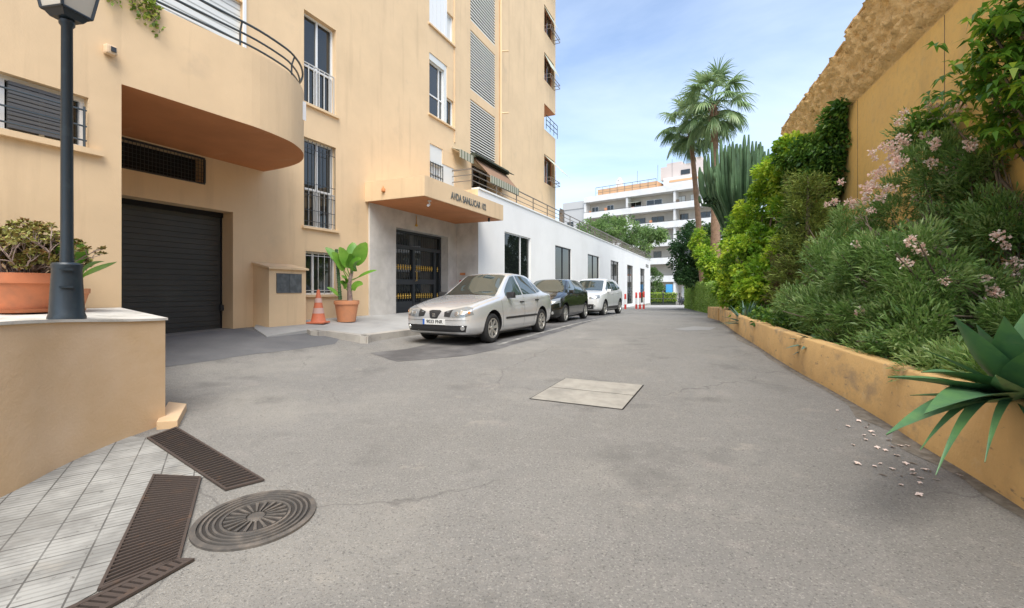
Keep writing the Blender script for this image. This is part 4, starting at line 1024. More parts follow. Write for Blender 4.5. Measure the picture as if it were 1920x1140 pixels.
# ------------------------------------------------------------------ cars
def interp(P_, x):
    P_ = sorted(P_)
    if x <= P_[0][0]: return P_[0][1]
    if x >= P_[-1][0]: return P_[-1][1]
    for i in range(len(P_)-1):
        a, b = P_[i], P_[i+1]
        if x <= b[0]:
            h = b[0]-a[0]; t = (x-a[0])/h
            def sl(j):
                if j <= 0 or j >= len(P_)-1: return 0 if (j <= 0 or j >= len(P_)-1) and False else (P_[min(j+1,len(P_)-1)][1]-P_[max(j-1,0)][1])/(P_[min(j+1,len(P_)-1)][0]-P_[max(j-1,0)][0])
                d0 = (P_[j][1]-P_[j-1][1])/(P_[j][0]-P_[j-1][0]); d1 = (P_[j+1][1]-P_[j][1])/(P_[j+1][0]-P_[j][0])
                return 0 if d0*d1 <= 0 else 2*d0*d1/(d0+d1)
            m0, m1 = sl(i)*h, sl(i+1)*h
            return (2*t**3-3*t*t+1)*a[1] + (t**3-2*t*t+t)*m0 + (-2*t**3+3*t*t)*b[1] + (t**3-t*t)*m1
def carpaint(name, c, metal=.35, rough=.32):
    m = mat(name, c, rough, metal=metal, coat=.8); return m
m_tyre = mat('tyre_rubber', (.018,.018,.018), .8)
m_alloy = mat('alloy_rim', (.52,.51,.48), .32, metal=.7)
m_black = mat('black_plastic', (.02,.02,.021), .5)
m_carglass = mat('car_glass', (.03,.045,.042), .03, spec=.9); m_carglass.node_tree.nodes['Principled BSDF'].inputs['IOR'].default_value = 1.9
m_sideglass = mat('side_glass', (.045,.065,.06), .03, spec=.9); m_sideglass.node_tree.nodes['Principled BSDF'].inputs['IOR'].default_value = 1.7
m_lamp = mat('headlight_lens', (.26,.28,.29), .10, metal=.3, coat=1.0)
m_amber = mat('amber_lens', (.55,.20,.05), .2, coat=.6)
m_lens = mat('lamp_reflector', (.75,.76,.74), .1, metal=.8)
m_plate = mat('plate_white', (.70,.70,.67), .5)
m_eu = mat('plate_blue', (.03,.12,.45), .5)
m_seam = mat('panel_gap', (.05,.05,.05), .7)
def build_car(name, label, cat, sp, paint, loc, heading):
    rz = math.atan2(heading.y, heading.x)
    t = thing(name, label, cat, loc, rz)
    M0 = root_matrix(t)
    sp_ = sp
    xf, xr = sp['xf'], sp['xr']
    prof = {k: sp[k] for k in ('zc','zs','ws','wr','zb')}
    NS = 64; NR = 30
    us = [i/(NS-1) for i in range(NS)]
    xs = [xf - (xf-xr)*(.5-.5*math.cos(math.pi*u))*.35 - (xf-xr)*u*.65 for u in us]
    bm = bmesh.new(); rings = []
    for x in xs:
        zc, zs, ws, wr, zb = (interp(prof[k], x) for k in ('zc','zs','ws','wr','zb'))
        crown = .03 if zc < zs+.25 else .045
        ze = zc - crown*1.5 if zc > zs+.05 else zc - .02
        ze = max(ze, zs + .004)
        pts = [(0,zb),(ws*.55,zb),(ws*.86,zb+.01),(ws*.965,zb+.10),(ws*1.0,zb+(zs-zb)*.42),(ws*1.0,zb+(zs-zb)*.66),(ws*.985,zb+(zs-zb)*.85),(ws*.955,zs),
               (wr*1.0+(ws*.955-wr)*.06,ze-(ze-zs)*.10),(wr*.93,ze+.4*(zc-ze)),(wr*.6,zc-.012),(0,zc)]
        # resample the half section with catmull
        sec = smooth_path(pts, 3)
        ring = [(y,z) for y,z in sec] + [(-y,z) for y,z in sec[-2:0:-1]]
        rings.append([bm.verts.new((x,y,z)) for y,z in ring])
    for A, B in zip(rings, rings[1:]):
        n = len(A)
        for k in range(n): bm.faces.new((A[k], A[(k+1)%n], B[(k+1)%n], B[k]))
    bm.faces.new(rings[0][::-1]); bm.faces.new(rings[-1])
    bmesh.ops.recalc_face_normals(bm, faces=bm.faces)
    bm.verts.ensure_lookup_table()
    bvh = BVHTree.FromBMesh(bm)
    me = bpy.data.meshes.new('body'); bm.to_mesh(me); bm.free()
    body = bpy.data.objects.new('body', me); me.materials.append(paint); col.objects.link(body)
    me.polygons.foreach_set('use_smooth', [True]*len(me.polygons))
    # wheel arches
    cb = bmesh.new()
    for wx in sp['wheels']:
        for sgn in (-1,1):
            Mx = Matrix.Translation((wx, sgn*(sp['hw']-.06), sp['wr_']+.02)) @ Matrix.Rotation(R(90),4,'X')
            bmesh.ops.create_cone(cb, cap_ends=True, segments=36, radius1=sp['wr_']+.055, radius2=sp['wr_']+.055, depth=.46, matrix=Mx)
    cm = bpy.data.meshes.new('cut'); cb.to_mesh(cm); cb.free(); cm.materials.append(m_black); co = bpy.data.objects.new('cut', cm); col.objects.link(co)
    md = body.modifiers.new('b','BOOLEAN'); md.operation = 'DIFFERENCE'; md.object = co; md.solver = 'EXACT'; md.material_mode = 'TRANSFER'
    bpy.context.view_layer.update(); dg = bpy.context.evaluated_depsgraph_get()
    me2 = bpy.data.meshes.new_from_object(body.evaluated_get(dg)); body.modifiers.clear(); body.data = me2
    bpy.data.objects.remove(co)
    me2.polygons.foreach_set('use_smooth', [True]*len(me2.polygons)); me2.set_sharp_from_angle(angle=R(38))
    me2.name = 'body'; body.parent = t
    def place(b, nm, m, parent=t, smooth=None, bevel=None): return b.build(nm, m, parent, smooth, bevel, world=False)
    def ray(o, d):
        h = bvh.ray_cast(Vector(o), Vector(d)); return h
    def patch(top, bot, axis, n=14, m_=5, off=.005, side=1):
        """top/bot polylines in the projection plane: 'f' (y,z), 's' (x,z), 't' (x,y)"""
        def samp(pl, u):
            L_ = [0]
            for a, b_ in zip(pl, pl[1:]): L_.append(L_[-1]+math.hypot(a[0]-b_[0], a[1]-b_[1]))
            d = u*L_[-1]
            for i in range(len(pl)-1):
                if d <= L_[i+1]+1e-9:
                    k = (d-L_[i])/max(1e-9,(L_[i+1]-L_[i])); return (pl[i][0]+(pl[i+1][0]-pl[i][0])*k, pl[i][1]+(pl[i+1][1]-pl[i][1])*k)
            return pl[-1]
        b = MB(); G_ = []
        for i in range(n+1):
            a, c = samp(top, i/n), samp(bot, i/n); row = []
            for j in range(m_+1):
                q = (a[0]+(c[0]-a[0])*j/m_, a[1]+(c[1]-a[1])*j/m_)
                if axis == 'f': h = ray((5, q[0], q[1]), (-1,0,0))
                elif axis == 'r': h = ray((-5, q[0], q[1]), (1,0,0))
                elif axis == 's': h = ray((q[0], 3*side, q[1]), (0,-side,0))
                else: h = ray((q[0], q[1], 3), (0,0,-1))
                if h[0] is None: row.append(None); continue
                nn = h[1]
                row.append(b.bm.verts.new(h[0] + nn*off))
            G_.append(row)
        for i in range(n):
            for j in range(m_):
                q = [G_[i][j], G_[i+1][j], G_[i+1][j+1], G_[i][j+1]]
                if all(v is not None for v in q):
                    try: b.bm.faces.new(q)
                    except Exception: pass
        return b
    # glazing
    place(patch(*sp['wind'], 't', 16, 8), 'windscreen', m_carglass, smooth=60)
    place(patch(*sp['rearw'], 't', 12, 6), 'rear_window', m_carglass, smooth=60)
    for sgn in (1,-1):
        for tp, bt in sp['sidew']: place(patch(tp, bt, 's', 12, 5, side=sgn), 'side_window', m_sideglass, smooth=60)
        for tp, bt in sp.get('trim', []): place(patch(tp, bt, 's', 12, 1, off=.012, side=sgn), 'side_moulding', m_black, smooth=60)
        for tp, bt in sp.get('clad', []): place(patch(tp, bt, 's', 16, 3, off=.006, side=sgn), 'sill_cladding', m_black, smooth=60)
        for pl in sp['seams']:
            tp = [(x-.004,z) for x,z in pl]; bt = [(x+.004,z) for x,z in pl]
            place(patch(tp, bt, 's', 14, 1, off=.002, side=sgn), 'door_gap', m_seam)
        for x, z in sp['handles']:
            h = ray((x, 3*sgn, z), (0,-sgn,0))
            if h[0]: b = MB(); c = h[0]; b.box(c.x-.085, c.x+.085, c.y-.01 if sgn > 0 else c.y-.03, c.y+.03 if sgn > 0 else c.y+.01, c.z-.016, c.z+.016); place(b, 'door_handle', sp.get('handle_m', paint), bevel=.008)
        # mirror
        mx, mz = sp['mirror']; h = ray((mx, 3*sgn, mz-.02), (0,-sgn,0)); yy = (abs(h[0].y) if h[0] else .8)
        b = MB(); q = [(.06,.0,-.055),(.07,.19,-.045),(-.03,.20,-.05),(-.05,.02,-.055)]
        b.hexa([(mx+a, sgn*(yy-.01+c), mz+d) for a,c,d in q], [(mx+a*.7, sgn*(yy-.01+c*.97), mz+d+.13) for a,c,d in q])
        place(b, 'wing_mirror', sp.get('mirror_m', paint), smooth=50, bevel=.02)
        # headlights
        for tp, bt in sp['head']:
            o = place(patch([(y*sgn,z) for y,z in tp], [(y*sgn,z) for y,z in bt], 'f', 12, 5, off=.006), 'headlight', m_lamp, smooth=60)
            for (yy_, zz_, rr_, mm_) in sp.get('bulb', []):
                h = ray((5, yy_*sgn, zz_), (-1,0,0))
                if h[0]:
                    b = MB(); b.lathe([(0,.009),(rr_*.8,.009),(rr_,.007),(rr_,0)], h[0]+h[1]*.004, 16, h[1]); place(b, 'reflector', mm_, o, smooth=60)
        for tp, bt in sp.get('headin', []):
            place(patch([(y*sgn,z) for y,z in tp], [(y*sgn,z) for y,z in bt], 'f', 6, 3, off=.008), 'headlight_bezel', m_black, smooth=60)
        for yy_, zz_ in sp.get('fog', []):
            h = ray((5, yy_*sgn, zz_), (-1,0,0))
            if h[0]: b = MB(); b.lathe([(0,.012),(.04,.012),(.045,0)], h[0]+h[1]*.004, 16, h[1]); place(b, 'fog_light', m_lens, smooth=60)
        tl_ = sp['tail']; place(patch([(y*sgn,z) for y,z in tl_[0]], [(y*sgn,z) for y,z in tl_[1]], 'r', 8, 4, off=.006), 'tail_light', m_red, smooth=60)
    for tp, bt, mm_, nm in sp['front']:
        place(patch(tp, bt, 'f', 16, 4, off=.005), nm, mm_, smooth=60)
    for pl in sp.get('hoodgap', []):
        for sgn in (1,-1):
            place(patch([(x,(y-.004)*sgn) for x,y in pl], [(x,(y+.004)*sgn) for x,y in pl], 't', 16, 1, off=.002), 'bonnet_gap', m_seam)
    # badge
    if sp.get('badge'):
        yy_, zz_ = sp['badge']; h = ray((5,yy_,zz_),(-1,0,0)); b = MB(); c = h[0]+Vector((.012,0,0))
        for dz in (.022,-.004,-.030): b.box(c.x, c.x+.008, c.y-.032, c.y+.032, c.z+dz-.008, c.z+dz+.009)
        b.box(c.x, c.x+.008, c.y+.020, c.y+.032, c.z+.003, c.z+.015); b.box(c.x, c.x+.008, c.y-.032, c.y-.020, c.z-.023, c.z-.011)
        place(b, 'badge', m_lens)
    # number plate
    if sp.get('plate'):
        yy_, zz_, txt = sp['plate']; h = ray((5,yy_,zz_),(-1,0,0)); px = h[0].x+.012
        b = MB(); b.box(px-.03, px, yy_-.26, yy_+.26, zz_-.055, zz_+.055); pl = place(b, 'number_plate', m_plate, bevel=.004)
        b = MB(); b.box(px+.001, px+.003, yy_-.258, yy_-.215, zz_-.053, zz_+.053); place(b, 'blue_band', m_eu, pl)
        o = text(txt, 'plate_characters', m_black, Vector((px+.002, yy_+.02, zz_)), .092, Matrix.Rotation(R(90),4,'Z') @ Matrix.Rotation(R(90),4,'X'), None, .001, 1.0)
        o.parent = pl
    # underbody
    b = MB(); b.box(xr+.35, xf-.45, -sp['hw']*.80, sp['hw']*.80, sp['zb'][len(sp['zb'])//2][1]-.03, sp['zb'][len(sp['zb'])//2][1]+.25); place(b, 'underbody', m_black)
    # wheels
    for wx in sp['wheels']:
        for sgn in (1,-1):
            w = bpy.data.objects.new('wheel', None); w.empty_display_size = .1; link(w, t); w.location = (wx, sgn*(sp['hw']-.115), sp['wr_']); 
            r_ = sp['wr_']; b = MB(); ax = (0,sgn,0)
            b.lathe([(r_*.62,-.09),(r_*.90,-.10),(r_*.985,-.075),(r_,-.04),(r_,.04),(r_*.985,.075),(r_*.90,.10),(r_*.70,.095),(r_*.66,.085)], (0,0,0), 40, ax); place(b, 'tyre', m_tyre, w, smooth=50)
            b = MB(); b.lathe([(r_*.67,-.08),(r_*.67,.088),(r_*.635,.09),(r_*.60,.03),(r_*.15,.02),(0,.02)], (0,0,0), 40, ax)
            rim = place(b, 'rim', m_black if sp['spokes'] else m_alloy, w, smooth=40)
            b = MB(); b.lathe([(r_*.675,.085),(r_*.675,.094),(r_*.60,.094),(r_*.585,.06)], (0,0,0), 40, ax)
            for k in range(sp['spokes']):
                an = 2*math.pi*k/sp['spokes']+.3; d = Vector((math.cos(an),0,math.sin(an))); sd = Vector((-math.sin(an),0,math.cos(an)))
                wa, wb = r_*.075, r_*.10
                q = [d*r_*.1-sd*wa, d*r_*.61-sd*wb, d*r_*.61+sd*wb, d*r_*.1+sd*wa]
                b.hexa([v+Vector((0,sgn*.035,0)) for v in q], [v+Vector((0,sgn*(.085 if i in (1,2) else .07),0)) for i, v in enumerate(q)])
            b.lathe([(r_*.18,.03),(r_*.18,.078),(r_*.12,.085),(0,.085)], (0,0,0), 20, ax)
            place(b, 'spokes', m_alloy, w, smooth=35)
    return t
# sedan (front axle at +1.23)
sedan = dict(xf=2.09, xr=-2.19, hw=.85, wr_=.298, wheels=(1.23,-1.23), spokes=7,
  zc=[(2.09,.56),(2.04,.66),(1.96,.72),(1.75,.80),(1.4,.88),(1.0,.945),(.82,.975),(.42,1.22),(.05,1.435),(-.25,1.475),(-.75,1.46),(-1.15,1.36),(-1.45,1.17),(-1.66,1.055),(-1.85,1.03),(-2.05,1.0),(-2.15,.88),(-2.19,.70)],
  zs=[(2.09,.54),(2.04,.62),(1.96,.67),(1.75,.735),(1.4,.80),(1.0,.865),(.6,.90),(0,.915),(-.8,.94),(-1.4,.965),(-1.9,.95),(-2.1,.90),(-2.19,.66)],
  ws=[(2.09,.42),(2.06,.58),(2.0,.70),(1.88,.785),(1.7,.825),(1.3,.85),(.5,.85),(-.8,.85),(-1.5,.835),(-1.9,.79),(-2.08,.70),(-2.19,.48)],
  wr=[(2.09,.36),(2.0,.58),(1.8,.68),(1.3,.72),(.9,.72),(.6,.68),(.1,.58),(-.3,.56),(-.9,.555),(-1.4,.60),(-1.7,.66),(-2.0,.64),(-2.19,.4)],
  zb=[(2.09,.30),(2.0,.22),(1.7,.19),(1.0,.175),(-1.0,.175),(-1.7,.21),(-2.1,.28),(-2.19,.36)],
  wind=([(.86,-.64),(.86,.64)],[(.10,-.50),(.10,.50)]), rearw=([(-1.12,-.50),(-1.12,.50)],[(-1.60,-.58),(-1.60,.58)]),
  sidew=[([(.55,1.03),(.05,1.36),(-.16,1.39)],[(.62,.945),(.2,.95),(-.16,.96)]), ([(-.23,1.395),(-.6,1.39),(-.92,1.33)],[(-.23,.965),(-.6,.975),(-.98,.985)]), ([(-.98,1.29),(-1.2,1.16)],[(-1.03,1.0),(-1.27,1.03)])],
  trim=[([(.72,.50),(-.88,.50)],[(.72,.455),(-.88,.455)])],
  seams=[[(.88,.90),(.86,.6),(.80,.28)],[(-.19,.94),(-.20,.6),(-.19,.25)],[(-.99,.98),(-.92,.7),(-.76,.45),(-.74,.25)]],
  handles=[(-.05,.80),(-.88,.83)], handle_m=None, mirror=(.55,.945), mirror_m=None,
  head=[([(.22,.64),(.42,.70),(.62,.745),(.74,.72)],[(.24,.555),(.45,.545),(.64,.55),(.775,.60)])],
  headin=[([(.22,.642),(.39,.690)],[(.24,.557),(.37,.549)])],
  bulb=[(.50,.615,.045,m_lens),(.61,.63,.05,m_lens),(.715,.64,.028,m_amber)], fog=[(.62,.345)],
  tail=([(.62,.88),(.76,.88)],[(.62,.72),(.76,.72)]),
  front=[([(-.70,.395),(.70,.395)],[(-.66,.27),(.66,.27)],m_black,'lower_grille'), ([(-.145,.655),(-.10,.675),(.10,.675),(.145,.655)],[(-.085,.53),(-.04,.505),(.04,.505),(.085,.53)],m_black,'grille'), ([(-.72,.492),(.72,.492)],[(-.72,.486),(.72,.486)],m_seam,'bumper_gap')],
  hoodgap=[[(.84,.66),(1.3,.66),(1.7,.60),(1.9,.36),(1.955,.18)]], badge=(0,.585), plate=(0,.455,'9033 FNR'))
sedan['handle_m'] = m_black; sedan['mirror_m'] = m_black
hatch = dict(xf=2.0, xr=-1.98, hw=.86, wr_=.305, wheels=(1.24,-1.26), spokes=9,
  zc=[(2.0,.60),(1.95,.72),(1.85,.80),(1.5,.91),(1.15,.99),(.98,1.03),(.45,1.32),(.15,1.44),(-.25,1.475),(-.9,1.465),(-1.45,1.40),(-1.75,1.20),(-1.9,1.0),(-1.98,.72)],
  zs=[(2.0,.58),(1.95,.66),(1.85,.73),(1.5,.83),(1.0,.92),(.5,.95),(-.5,.985),(-1.3,1.02),(-1.75,1.0),(-1.9,.9),(-1.98,.66)],
  ws=[(2.0,.45),(1.95,.62),(1.88,.73),(1.7,.81),(1.35,.855),(.5,.86),(-.9,.86),(-1.5,.85),(-1.8,.79),(-1.98,.60)],
  wr=[(2.0,.38),(1.9,.60),(1.5,.72),(1.1,.74),(.8,.70),(.2,.60),(-.3,.58),(-1.3,.57),(-1.7,.60),(-1.98,.5)],
  zb=[(2.0,.32),(1.9,.22),(1.5,.19),(-1.5,.19),(-1.9,.25),(-1.98,.36)],
  wind=([(1.0,-.66),(1.0,.66)],[(.22,-.52),(.22,.52)]), rearw=([(-1.50,-.48),(-1.50,.48)],[(-1.76,-.52),(-1.76,.52)]),
  sidew=[([(.70,1.06),(.15,1.37),(-.12,1.40)],[(.75,.985),(.2,.99),(-.12,1.0)]), ([(-.19,1.405),(-.7,1.40),(-.95,1.37)],[(-.19,1.005),(-.7,1.02),(-1.02,1.04)]), ([(-1.02,1.35),(-1.35,1.20)],[(-1.08,1.06),(-1.40,1.12)])],
  seams=[[(.90,.93),(.88,.6),(.82,.3)],[(-.15,.97),(-.17,.6),(-.16,.27)],[(-1.03,1.02),(-.95,.7),(-.80,.45),(-.78,.28)]],
  handles=[(-.02,.86),(-.92,.89)], mirror=(.68,1.0),
  head=[([(.40,.70),(.6,.775),(.78,.83)],[(.40,.62),(.6,.62),(.80,.68)])], bulb=[(.6,.69,.05,m_lens)], fog=[(.62,.36)],
  tail=([(.6,.98),(.76,.98)],[(.6,.78),(.76,.78)]),
  front=[([(-.35,.69),(.35,.69)],[(-.35,.64),(.35,.64)],m_black,'grille'),([(-.62,.42),(.62,.42)],[(-.55,.28),(.55,.28)],m_black,'lower_grille')],
  plate=(0,.50,'4417 HKL'))
suv = dict(xf=2.2, xr=-2.18, hw=.90, wr_=.35, wheels=(1.32,-1.32), spokes=5,
  zc=[(2.2,.75),(2.16,.88),(2.05,.97),(1.7,1.06),(1.3,1.12),(1.1,1.15),(.65,1.42),(.30,1.64),(-.1,1.70),(-.9,1.70),(-1.55,1.62),(-1.9,1.36),(-2.08,1.12),(-2.18,.85)],
  zs=[(2.2,.72),(2.1,.86),(1.9,.94),(1.4,1.02),(.8,1.07),(0,1.09),(-1.2,1.13),(-1.8,1.13),(-2.1,1.02),(-2.18,.8)],
  ws=[(2.2,.55),(2.15,.70),(2.05,.79),(1.8,.87),(1.4,.90),(-1.5,.90),(-1.9,.86),(-2.1,.77),(-2.18,.64)],
  wr=[(2.2,.5),(2.0,.68),(1.5,.76),(1.1,.76),(.7,.71),(.2,.64),(-1.3,.62),(-1.8,.66),(-2.18,.6)],
  zb=[(2.2,.42),(2.1,.30),(1.6,.25),(-1.6,.25),(-2.05,.32),(-2.18,.45)],
  wind=([(1.12,-.68),(1.12,.68)],[(.38,-.56),(.38,.56)]), rearw=([(-1.62,-.5),(-1.62,.5)],[(-1.95,-.55),(-1.95,.55)]),
  sidew=[([(.85,1.2),(.3,1.52),(.0,1.55)],[(.92,1.105),(.3,1.115),(.0,1.125)]), ([(-.07,1.555),(-.7,1.55),(-.98,1.52)],[(-.07,1.13),(-.7,1.145),(-1.02,1.16)]), ([(-1.06,1.50),(-1.5,1.33)],[(-1.1,1.18),(-1.55,1.24)])],
  clad=[([(.88,.44),(-.88,.44)],[(.88,.27),(-.88,.27)])],
  seams=[[(1.0,1.05),(.96,.7),(.90,.45)],[(-.03,1.1),(-.05,.7),(-.04,.45)],[(-1.03,1.14),(-.97,.8),(-.86,.45)]],
  handles=[(.10,1.0),(-.85,1.02)], mirror=(.86,1.12),
  head=[([(.42,.86),(.6,.92),(.80,.95)],[(.42,.78),(.6,.77),(.82,.82)])], bulb=[(.62,.85,.05,m_lens)], fog=[(.64,.50)],
  tail=([(.64,1.10),(.78,1.10)],[(.64,.85),(.78,.85)]),
  front=[([(-.38,.86),(.38,.86)],[(-.32,.70),(.32,.70)],m_black,'grille'),([(-.62,.56),(.62,.56)],[(-.60,.36),(.60,.36)],m_black,'lower_grille')],
  plate=(0,.62,'7720 JBC'))
def car_at(pf, pr, sp, **k):
    a, b_ = G(*pf), G(*pr); hd = (a-b_); hd.z = 0; hd.normalize()
    left = Vector((-hd.y, hd.x, 0))
    wf, wr_ = sp['wheels']; mid = a - hd*wf - left*(sp['hw']-.02)
    mid.z = min(gz(a.x,a.y), gz(b_.x,b_.y)) + .0
    return mid, hd
p_silver = carpaint('silver_paint', (.68,.69,.69), .5, .24)
p_black = carpaint('black_car_paint', (.012,.014,.013), .1, .18)
p_pearl = carpaint('white_car_paint', (.66,.67,.66), .1, .28)
loc, hd = car_at((925,643), (1023,621), sedan); print('car1', loc, hd)
build_car('parked_sedan', 'silver four door sedan parked nearest the building entrance', 'car', sedan, p_silver, loc, hd)
loc, hd = car_at((1061,604.5), (1104,596.5), hatch); print('car2', loc, hd)
build_car('parked_hatchback', 'black hatchback parked between the silver sedan and the white car', 'car', hatch, p_black, loc, hd)
loc, hd = car_at((1135,591.3), (1166,587.6), suv); print('car3', loc, hd)
build_car('parked_crossover', 'white crossover parked furthest along beside the red and white bollards', 'car', suv, p_pearl, loc, hd)
# windscreen sunshade of the black car
# ------------------------------------------------------------------ retaining wall on the right
RW = 3.9
se = 17.6; s_step = (10.07 + RW*S2)/C2
wallt = thing('retaining_wall', 'tall ochre retaining wall with rough cast upper band', 'retaining wall', RP(8,RW+.3,EYE-1.3))
b = MB(); b.rbox(-12, se, RW, RW+.5, -.4, EYE+4.02); b.build('wall', m_wallR, wallt)
def rgrid(s0, s1, z0, z1, st=.055):
    ns, nz = int((s1-s0)/st), int((z1-z0)/st)
    V = []; Fq = []
    for j in range(nz+1):
        for i in range(ns+1):
            s = s0+(s1-s0)*i/ns; z = z0+(z1-z0)*j/nz
            n1 = noise.noise(Vector((s*3.1,z*4.3,1.7))); n2 = noise.noise(Vector((s*8.5,z*9.5,5.1))); n3 = noise.noise(Vector((s*19,z*21,9)))
            e = min(1, j/2, i/2, (ns-i)/2) if True else 1
            d = (.06 + .09*n1 + .13*n2 + .07*n3)*max(.0,e) + .02
            if j == 0: d = -.02
            V.append(RP(s, RW-d, z))
    for j in range(nz):
        for i in range(ns): a = j*(ns+1)+i; Fq.append((a, a+ns+1, a+ns+2, a+1))
    return V, Fq
for (a, c, zt_) in ((-2.0, s_step, 5.68), (s_step+.002, se+.02, 5.48)):
    V, Fq = rgrid(a, c, EYE+4.04, EYE+zt_); o = pmesh('rough_cast_band', V, Fq, m_rough, wallt, None, True)
    b = MB(); b.rbox(a, c, RW+.005, RW+.5, EYE+4.022, EYE+zt_-.002); b.build('upper_wall', m_rough, wallt)
    b = MB(); n_ = int((c-a)/.5)
    for i in range(n_):
        s0, s1 = a+(c-a)*i/n_, a+(c-a)*(i+1)/n_; o_ = random.uniform(0,.03)
        b.rbox(s0, s1-.004, RW-.09-o_, RW+.56, EYE+zt_, EYE+zt_+.035+random.uniform(0,.02))
    b.build('coping_tiles', m_rough, wallt)
b = MB()
sj = (( (1771-CX)/F ))
for px in (1771, 1608):
    t_ = (px-CX)/F; y = 4.11/(t_-S2/C2); s = (y+RW*S2)/C2; b.rbox(s-.006, s+.006, RW-.004, RW+.01, EYE-1, EYE+4.02)
b.build('joint', m_bark, wallt)
# planter wall
bpix = [(1920,957),(1876,928),(1800,880),(1728,836),(1650,786),(1560,733),(1483,690),(1430,656),(1380,624),(1348,601)]
bpts = [G(*q) for q in bpix]; hts = [.66,.64,.62,.60,.56,.53,.50,.46,.44,.42]
d0 = (bpts[0]-bpts[1]).normalized(); pre = [bpts[0]+d0*3.2, bpts[0]+d0*.9]
pl_ = [(p, .68) for p in pre] + list(zip(bpts, hts))
pl_ = smooth_path([(p.x,p.y,h) for p,h in pl_], 4)
print('planter', [tuple(round(v,2) for v in p) for p in pl_[::8]])
b = MB(); th_ = .17; rows = []
for i, (x,y,h) in enumerate(pl_):
    a = Vector(pl_[max(i-1,0)][:2]); c = Vector(pl_[min(i+1,len(pl_)-1)][:2]); d = (c-a).normalized(); n_ = Vector((d.y,-d.x))
    z = gz(x,y); o = Vector((x,y)) + n_*th_
    rows.append([b.bm.verts.new(v) for v in ((x,y,z-.3),(x+n_.x*.01,y+n_.y*.01,z+h-.02),(x+n_.x*.03,y+n_.y*.03,z+h),(o.x,o.y,z+h),(o.x,o.y,z-.3))])
for A, B in zip(rows, rows[1:]):
    for k in range(5): b.bm.faces.new((A[k], A[(k+1)%5], B[(k+1)%5], B[k]))
b.bm.faces.new(rows[0][::-1]); b.bm.faces.new(rows[-1])
rooted('planter_wall', b, m_kerbR, 'long low stained ochre planter wall along the right side of the lane', 'planter wall', smooth=50)
inner = []
V = []; 
for x,y,h in pl_:
    z = gz(x,y)+h-.07; s_, r_ = x*S2+y*C2, x*C2-y*S2
    V.append((x+.1,y-.02,z)); V.append(tuple(RP(s_+.3, RW+.02, z+.12)))
Fq = [(2*i,2*i+1,2*i+3,2*i+2) for i in range(len(pl_)-1)]
soil = pmesh('planting_bed_soil', V, Fq, m_soil); soil['kind'] = 'structure'
def bedz(x, y):
    k = min(range(len(pl_)), key=lambda i: (pl_[i][0]-x)**2+(pl_[i][1]-y)**2); return gz(pl_[k][0],pl_[k][1])+pl_[k][2]-.06
def wallx(y): return y*S2/C2 + RW/C2                    # wall face x at depth y
# ------------------------------------------------------------------ agaves
def agave(name, label, c, leaves, mt, n=9, wmul=1.0, prof=None):
    t = thing(name, label, 'agave', c); b = MB()
    prof = prof or (lambda t_: (.55+.45*math.sin(min(1,t_/.5)*math.pi/2))*(1-max(0,(t_-.35)/.65)**1.35))
    for d, l, w_, bend in leaves:
        blade(b, Vector(c)+Vector(d).normalized()*.03, d, l, w_*wmul, bend, n=n, thick=.022*l, cup=.13, prof=prof)
    b.build('rosette', mt, t, smooth=55)
    return t
ac = P(1908,742,2.97); az = ac.z
L_ = []
def leafpx(px, py, Y, w_, bend, tipy=None):
    tip = P(px, py, Y); d = tip-ac; l = d.length*1.04; dd = d.normalized(); dd.z += bend*.42; return (dd, l, w_*(1.35 if w_ >= .12 else 1.0), bend)
for q in ((1682,700,2.50,.15,.15),(1740,690,2.75,.17,.45),(1797,598,2.80,.15,.05),(1722,735,2.9,.08,.1),(1678,797,2.35,.15,.35),(1745,760,2.3,.19,.35),(1838,615,2.95,.15,.1),
          (1733,822,2.4,.07,.8),(1756,872,2.35,.075,1.15),(1848,858,2.5,.05,1.2),(1885,600,2.7,.17,.05),(1930,580,3.0,.17,.05),(1960,640,2.5,.17,.2),(1990,760,2.5,.17,.4),(1960,850,2.5,.08,.9),
          (1985,700,3.0,.16,.2),(1880,640,3.1,.13,.05),(1870,700,2.35,.12,-.1),(1745,655,3.0,.06,.3)):
    L_.append(leafpx(*q))
agave('large_agave', 'large green agave leaning over the planter wall in the right foreground', ac-Vector((0,0,.02)), L_, m_agave, 12)
def small_agave(lab, px, py, Y, size, n, mt):
    c = P(px,py,Y); Ls = []
    for k in range(n):
        a = 2*math.pi*k/n+random.uniform(-.2,.2); e = random.choice((.25,.6,1.2,2.2))
        Ls.append(((math.cos(a),math.sin(a),e), size*random.uniform(.75,1.1), size*.17, .5 if e < 1 else .15))
    agave('small_agave', lab, c, Ls, mt, 6, 1.0, lambda t_: (1-t_**1.5))
small_agave('spiky blue green agave hanging over the far part of the planter wall', 1398, 610, 10.9, .62, 26, m_agaveb)
# broad leaved plant mid bed
pc = P(1535,652,6.35); t = thing('broad_leaved_plant', 'broad leaved green plant at the planter edge left of the oleander', 'plant', pc)
b = MB()
for k, (a, e, l) in enumerate(((2.9,.25,.42),(3.6,.3,.4),(2.3,.6,.4),(4.4,.3,.36),(3.2,1.0,.38),(5.2,.6,.34),(1.2,.8,.4),(.4,.7,.4),(2.7,-.1,.34))):
    blade(b, pc, (math.cos(a),math.sin(a),e), l, .12, .7, thick=.006, cup=.1)
b.build('foliage', m_agaveb, t, smooth=50)
pc = P(1500,622,8.0); t = thing('philodendron', 'dark green broad leaves in the shade behind the planter wall', 'plant', pc)
b = MB()
for k in range(16):
    a = random.uniform(0,6.28); blade(b, pc+Vector((random.uniform(-.15,.15),random.uniform(-.3,.3),0)), (math.cos(a),math.sin(a),random.uniform(.3,1.3)), random.uniform(.35,.55), .15, .9, thick=.005, cup=.1)
